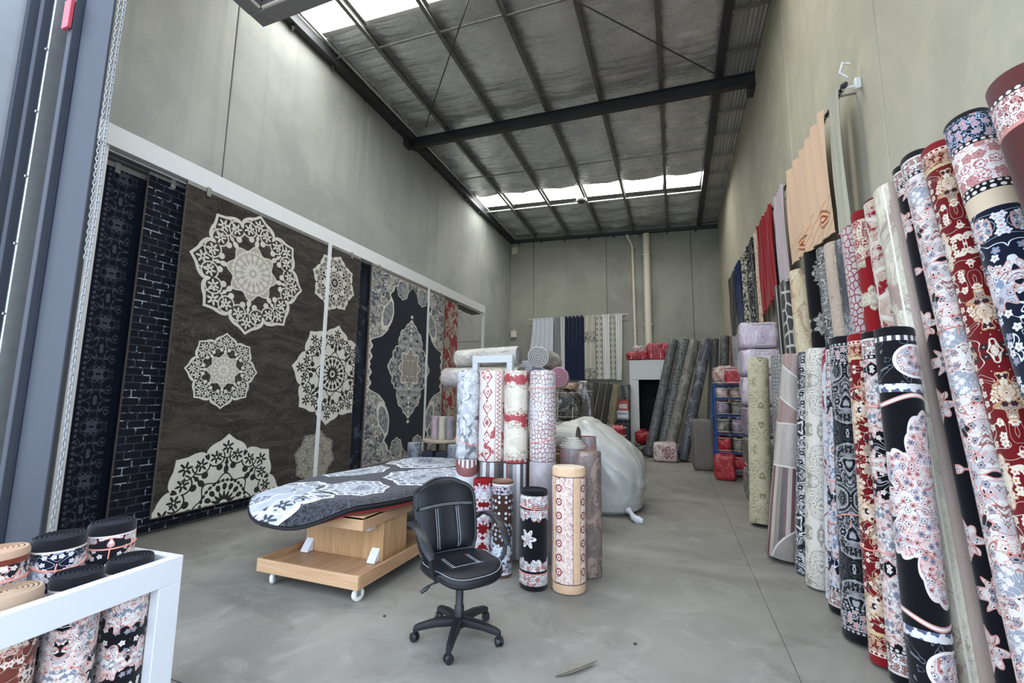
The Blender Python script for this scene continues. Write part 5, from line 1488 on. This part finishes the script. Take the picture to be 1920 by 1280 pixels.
rc('black curtain with pale looping lines', 9.35, 10.15, 3.0, cloth('black_loop', '#17171a', '#202024', motif_loop), 4, amp=.03)
def motif_leaf(cc):
    x, y, z = sep(objco()); n = noise(vec(y * 2.0, z * 2.0, x), 9.0, 3.0, .6, .5); return mixc(n > .5, cc, '#c2bda9')
rc('black and cream leaf print curtain left of the black looped one', 10.25, 11.0, 3.1, cloth('leaf_print', '#1a1b1c', '#222', motif_leaf) if False else cloth('leaf_print', '#1a1b1c', '#222224', motif_leaf), 4, amp=.025)
rc('navy curtain on the right wall toward the back', 11.1, 12.0, 3.0, cloth('navy_cotton', '#1e2f55', '#15213c'), 5, amp=.035)
rc('dark brown curtain, farthest on the right wall rod', 12.2, 13.4, 3.3, cloth('brown_cotton', '#37322d', '#292521'), 6, amp=.03)
hk = MB(); hk.box((1.69, 4.60, zr(4.6)), (.05, .045, .11), ch=.008); hk.tube([(1.69, 4.6, zr(4.6) - .02), (1.57, 4.61, zr(4.6) - .02)], .012, 6); hk.tube([(1.62, 4.6, zr(4.6) + .08), (1.56, 4.6, zr(4.6) + .14), (1.58, 4.58, zr(4.6) + .22), (1.64, 4.58, zr(4.6) + .20)], .012, 6)
hk.obj('wall_hook', M_WHITEPAINT, label='white hook bracket holding the near end of the right wall rod', cat='hook')

# ------------------------------------------------------------------ the big white sack
def sack_mat():
    mt, b = newmat('white_woven_plastic'); p = objco(); x, y, z = sep(p)
    chev = absx(frac(z * 34.0 + absx(frac(x * 16.0) - .5) * .9) - .5)
    wv = noise(p, 4.0, 4.0, .6, .8)
    c = mixc(wv, '#cdcec8', '#b0b2ab')
    c = mixc((chev < .2) * (z < .72) * (y < -.1) * .14, c, '#8d97ad')
    finish(b, c, .45, bump=chev * .06 + wv - m('POWER', absx(noise(p, 5.0, 2.0, .5, 1.0) - .5) * 2.0, .5) * .5, bs=.16, bd=.03, coat=.2); return mt
se = None
SXC, SYC = -1.16, 6.98
def sack_pt(u, v):
    t = 2 * pi * u
    lv = [(0, .0), (.84, .0), (.95, .07), (1.0, .28), (1.03, .55), (1.01, .82), (.94, 1.03), (.74, 1.19), (.38, 1.27), (0, 1.28)]
    k = v * 9; i = min(int(k), 8); f = k - i; f2 = f * f * (3 - 2 * f) if 0 < i < 8 else f
    r = lv[i][0] * (1 - f) + lv[i + 1][0] * f; z = lv[i][1] * (1 - f) + lv[i + 1][1] * f
    cx_, cy_ = sq(t, .72)
    x, y = .70 * r * cx_, .74 * r * cy_
    # the crest lies toward the left, the right side slumps
    z *= 1 - .34 * max(0, (x + .10) / .8) ** 1.2 + .02 * (x < 0)
    w = (vn(x * 3 + 20, y * 3 + z * 3) - .5) * .12 + (abs(vn(x * 5 + z * 6, y * 5 + 9) - .5)) * .10 + (vn(x * 11 + z * 9, y * 11 + 3) - .5) * .025
    w += .030 * max(0, .16 - abs(vn(x * 3.2 + z * 1.5 + 7, y * 3.2 - z * 2.4 + 31) - .5)) / .16 * min(1, z * 2) - .02
    # tucked folds running down the right front shoulder
    fold = (.04 * math.exp(-((x - .25 + (z - .8) * .8) / .05) ** 2) + .03 * math.exp(-((x + .12 + (z - 1.0) * 1.3) / .05) ** 2)) * (1 if y < .2 else .3) * max(0, min(1, (z - .2) * 4))
    s = 1 + (w + fold) * min(1, z * 3)
    return (x * s, y * s, z * (1 + w * .35) if z > .02 else z)
g = MB(); g.grid(110, 64, sack_pt); sk = g.obj('white_sack', sack_mat(), None, (SXC, SYC, 0), label='huge slumped white woven plastic sack beside the middle rolls', cat='sack')
g = MB()
g.tube([(.52, -.66, .10), (.56, -.74, .09), (.60, -.80, .05), (.66, -.84, .035), (.72, -.86, .03)], [.05, .028, .045, .055, .03], 10); g.obj('tied_corner', plain('white_film', '#c9ccd0', .4, coat=.5), sk)
g = MB()

# ------------------------------------------------------------------ clutter along the back
M_FILM = plain('crumpled_clear_film', '#5f5d57', .3, coat=.7, var=.5, scale=12, bump=.9)
for i, (lb, xb, xt, r, mt, end) in enumerate((('grey ribbed roll leaning below the pale curtains, leftmost', -2.42, -2.10, .092, stripes('rib_grey', ['#55534f', '#3d3b38'], .04), '#55534f'), ('grey ribbed roll leaning below the pale curtains, second', -2.215, -1.895, .092, stripes('rib_grey2', ['#5d5b57', '#3b3936'], .04), '#44423f'),
                                              ('dark ribbed roll leaning below the pale curtains, third', -2.015, -1.705, .085, stripes('rib_dark', ['#2e2d2b', '#48463f'], .05), '#33312e'), ('beige dotted roll leaning in front of the back wall', -1.81, -1.51, .095, croc('beige_dot', 2.0, '#978c6c', '#5e5843', '#a39878', 20.0), '#8d8468'))):
    D(lb, (xb, 12.33, 0), (xt, 12.56, 2.02 - .02 * i), r, mt, end)
D('navy film-wrapped roll standing left of the white cabinet', (-1.62, 13.6, 0), (-1.56, 13.7, 2.0), .11, worn('navy_film', 2.0, '#262b36', '#3b414d', '#5b616b', 4, coat=.8), '#2b2f38')
D('dark slate roll standing between the navy one and the white cabinet', (-1.40, 13.75, 0), (-1.36, 13.8, 2.02), .10, worn('slate_film', 2.0, '#33322f', '#47453f', '#6b685f', 4, coat=.8), '#4a4843')
dk = empty('desk', (-1.52, 12.95, 0), label='small dark desk left of the white cabinet carrying a white printer', cat='desk')
for nm, c, d in (('top', (0, 0, 1.0), (.62, .5, .03)), ('side', (-.28, 0, .49), (.03, .46, .98)), ('side', (.28, 0, .49), (.03, .46, .98)), ('modesty_panel', (0, -.2, .55), (.54, .02, .80))):
    g = MB(); g.box(c, d, ch=.003); g.obj(nm, plain('dark_desk', '#25262b', .5), dk)
g = MB(); g.box((0, 0, .125), (.32, .30, .25), ch=.02); pr_ = g.obj('printer', plain('printer_white', '#d4d6d5', .4), None, (-1.40, 12.88, 1.017), label='white printer on the dark desk', cat='printer')
g = MB(); g.box((0, -.152, .17), (.24, .01, .02)); g.obj('paper_slot', M_BLACK, pr_)
g = MB(); g.box((0, -.18, .05), (.24, .08, .015)); g.obj('paper_tray', plain('tray_grey', '#a9abab', .4), pr_)
g = MB(); g.box((0, 0, .14), (.30, .24, .28), ch=.008); o = g.obj('carton', plain('red_white_carton', '#b9544f', .5, var=.3, scale=14), None, (-1.39, 12.90, 1.27), label='red and white carton on top of the printer', cat='carton')
g = MB(); g.box((0, -.122, .12), (.22, .006, .12)); g.obj('label_panel', plain('carton_label', '#d8cfc6', .5), o)
g = MB(); g.box((0, 0, .29), (.32, .26, .03), ch=.005); g.obj('carton_lid', plain('carton_lid', '#8f1f24', .5), o)
g = MB(); g.lathe([(.04, 0), (.045, .02), (.045, .15), (.02, .18), (.02, .21)], 16); o = g.obj('bottle', plain('white_bottle', '#cfd2d2', .4), None, (-1.68, 12.85, 1.017), label='small white bottle left of the printer on the desk', cat='bottle')
g = MB(); g.lathe([(.023, .205), (.023, .235), (.0, .236)], 12); g.obj('cap', plain('bottle_cap', '#b9bcbc', .4), o)
# heap in front of the desk: bundles, panel, film
pack('bundle of black and white leaf-print quilts left of the leaning brown board', (-2.26, 9.6, 1.12), (.58, .5, .66), M_DARKP, .1, 3.2, .06, name='quilt_bundle', parts=('seam', 'strap'), trim=plain('cream_strap', '#a79c86', .6))
pack('orange and cream folded throw on top of the leaf-print bundle', (-2.28, 9.7, 1.80), (.44, .40, .13), print_mat('orange_throw', '#a8764f', '#c2a98d', '#7d4a2c', 6.0, .2), .2, 3.5, .03, name='folded_throw', cat='throw', parts=('seam',), trim=plain('throw_fringe', '#b99a70', .9))
g = MB(); g.box((0, 0, .98), (.62, .05, 1.96), ch=.006); o = g.obj('brown_board', plain('dark_brown_board', '#3d352c', .7, var=.2), None, (-2.40, 11.6, 0), (radians(-6), radians(-4), .15), label='dark brown board leaning behind the leaf-print bundle', cat='board')
g = MB(); g.box((0, 0, 1.965), (.62, .055, .02)); g.obj('edge_band', plain('edge_band', '#5b5046', .7), o)
pack('crumpled clear plastic film draped over the leaning board', (-2.28, 11.35, .0), (.62, .30, 1.98), M_FILM, .1, 5.0, .10, name='plastic_film', cat='plastic film', parts=('seam',), seed=3)
pack('stack of grey quilts supporting the leaf-print bundle', (-2.26, 9.6, 0), (.66, .6, .56), M_GREYP, .1, 6.0, .03, name='quilt_bundle', parts=('seam',), seed=2)
pack('olive quilt bundle directly under the leaf-print bundle', (-2.26, 9.6, .56), (.62, .56, .555), M_GREYP, .05, 6.0, .03, name='quilt_bundle', parts=('seam', 'strap'), seed=6)
# folded carpets heaped in front of the desk
for i, (c, d, mt, lb) in enumerate((((-1.50, 10.6, 0), (.9, .8, .46), M_DARKP, 'dark folded carpet at the bottom of the heap before the desk'), ((-1.55, 10.65, .45), (.8, .7, .30), M_CREAMP, 'cream folded carpet in the middle of the heap before the desk'), ((-1.62, 10.7, .745), (.62, .6, .24), M_DARKP, 'black and cream folded carpet sloping off the top of the heap'),
                                    ((-1.28, 10.45, .745), (.42, .34, .22), M_REDP, 'red zipped pack lying on the right of the carpet heap'))):
    pack(lb, c, d, mt, .1 * (i - 1), 3.4, .05, name='folded_carpet' if i < 3 else 'bedding_pack', cat='carpet' if i < 3 else 'package', seed=i * 2, tilt=.0, trim=plain('pale_fringe', '#a59a88', .9) if i < 3 else None)
# far left of the stack: small table with short rolls, and tubs of rolls under it
tb = empty('side_table', (-3.92, 7.05, 0), label='low pale table behind the trolley with short rolls standing on it', cat='table')
g = MB(); g.lathe([(.0, .80), (.33, .80), (.36, .81), (.36, .84), (.33, .85), (.0, .85)], 32); g.obj('tabletop', plain('pale_tabletop', '#a89c8a', .5), tb)
for x, y in ((-.22, -.22), (.22, -.22), (.22, .22), (-.22, .22)):
    g = MB(); g.box((x, y, .40), (.05, .05, .80), ch=.004); g.obj('leg', plain('table_leg', '#3b3833', .6), tb)
for i, (x, mt, e, lb) in enumerate(((-4.04, worn('sr_pink', .4, '#b9a0a6', '#9c858c', None, 6, coat=.6), '#c9bdb9', 'short pink film-wrapped roll, left on the low pale table'), (-3.89, worn('sr_cream', .4, '#c9c2ad', '#b3ab96', None, 6, coat=.6), '#d0c9b9', 'short cream roll in the middle on the low pale table'),
                                    (-3.74, worn('sr_grey', .4, '#8f8a8d', '#75717a', '#a58088', 6, coat=.6), '#b9b3b0', 'short grey and pink roll, right on the low pale table'))):
    roll(lb, (x, 6.98, .852), (x, 6.98, 1.25), .072, mt, e, name='wrapped_roll')
M_TUBP = plain('dark_blue_tub', '#252d3d', .45)
for i, (x, lb) in enumerate(((-4.28, 'short grey film-wrapped roll standing left of the low pale table'), (-3.50, 'short pale film-wrapped roll standing right of the low pale table'))):
    roll(lb, (x, 6.7, 0), (x, 6.7, .80), .11, worn('tub%d' % i, .8, '#9096a0', '#6d737d', '#3d4554', 6, 2 + i, coat=.9), '#a9acb0', name='wrapped_roll')
for i, x in enumerate((-4.03, -3.76)):
    g = MB(); g.box((0, 0, .33), (.22, .22, .66), ch=.01); o = g.obj('dark_box', M_TUBP, None, (x, 6.82, 0), label='dark blue upright box with a white tag under the low pale table, %s one' % ('left' if i == 0 else 'right'), cat='box')
    g = MB(); g.box((.02, -.113, .40), (.07, .006, .12)); g.obj('tag', M_WHITE, o)
# rolls lying on a high shelf seen through the open end of the hanging frame
sh = empty('wall_shelf', (-6.35, 11.7, 2.5), label='narrow white shelf on the left wall seen through the open end of the hanging frame', cat='shelf')
g = MB(); g.box((0, 0, 0), (.48, 1.9, .04), ch=.004); g.obj('board', M_WHITEPAINT, sh)
for y in (-.7, .7):
    g = MB(); g.bar((-.22, y, -.02), (-.22, y, -.42), .04, .02); g.bar((-.22, y, -.40), (.18, y, -.02), .03, .02); g.obj('bracket', M_GALV, sh)
for i, y in enumerate((11.15, 11.55, 11.95, 12.35)):
    lying('film-wrapped dark roll lying on the high wall shelf, number %s from the near end' % ('one', 'two', 'three', 'four')[i], (-6.52, y, 2.70), (-6.12, y + .02, 2.70), .17, worn('shelf%d' % i, .5, '#5d5a55', '#3f3d3a', '#86827a', 6, i, coat=.8), '#57544f')
# curled leaf on the floor at the front, and two specks of litter
g = MB()
def leaf(u, v):
    w = .028 * sin(pi * min(1, v * 1.02)) ** .8
    return ((u - .5) * 2 * w, (v - .5) * .30, .004 + .02 * abs(u - .5) * sin(pi * v) + .012 * v * v)
g.grid(8, 16, leaf); o = g.obj('dry_leaf', plain('dry_leaf', '#6f6a5c', .8, var=.3, scale=40), None, (-.60, 2.78, .001), (0, 0, -.75), label='curled grey-brown dry leaf lying on the floor in front of the chair', cat='leaf')
g = MB(); g.tube([(0, -.15 + .3 * i / 8, .006 + .012 * (i / 8) ** 2) for i in range(9)], .002, 4); g.obj('midrib', plain('leaf_rib', '#4e4a40', .8), o)
for (x, y), lb in (((-.30, 3.20), 'tiny dark speck of litter on the open floor right of the dry leaf'), ((-2.05, 2.9), 'tiny dark scrap of litter on the floor between trolley and chair')):
    g = MB(); g.lathe([(.0, .0), (.012, .001), (.010, .006), (.0, .008)], 8); g.obj('litter', plain('litter', '#2a2926', .9), None, (x, y, 0), label=lb, cat='litter')
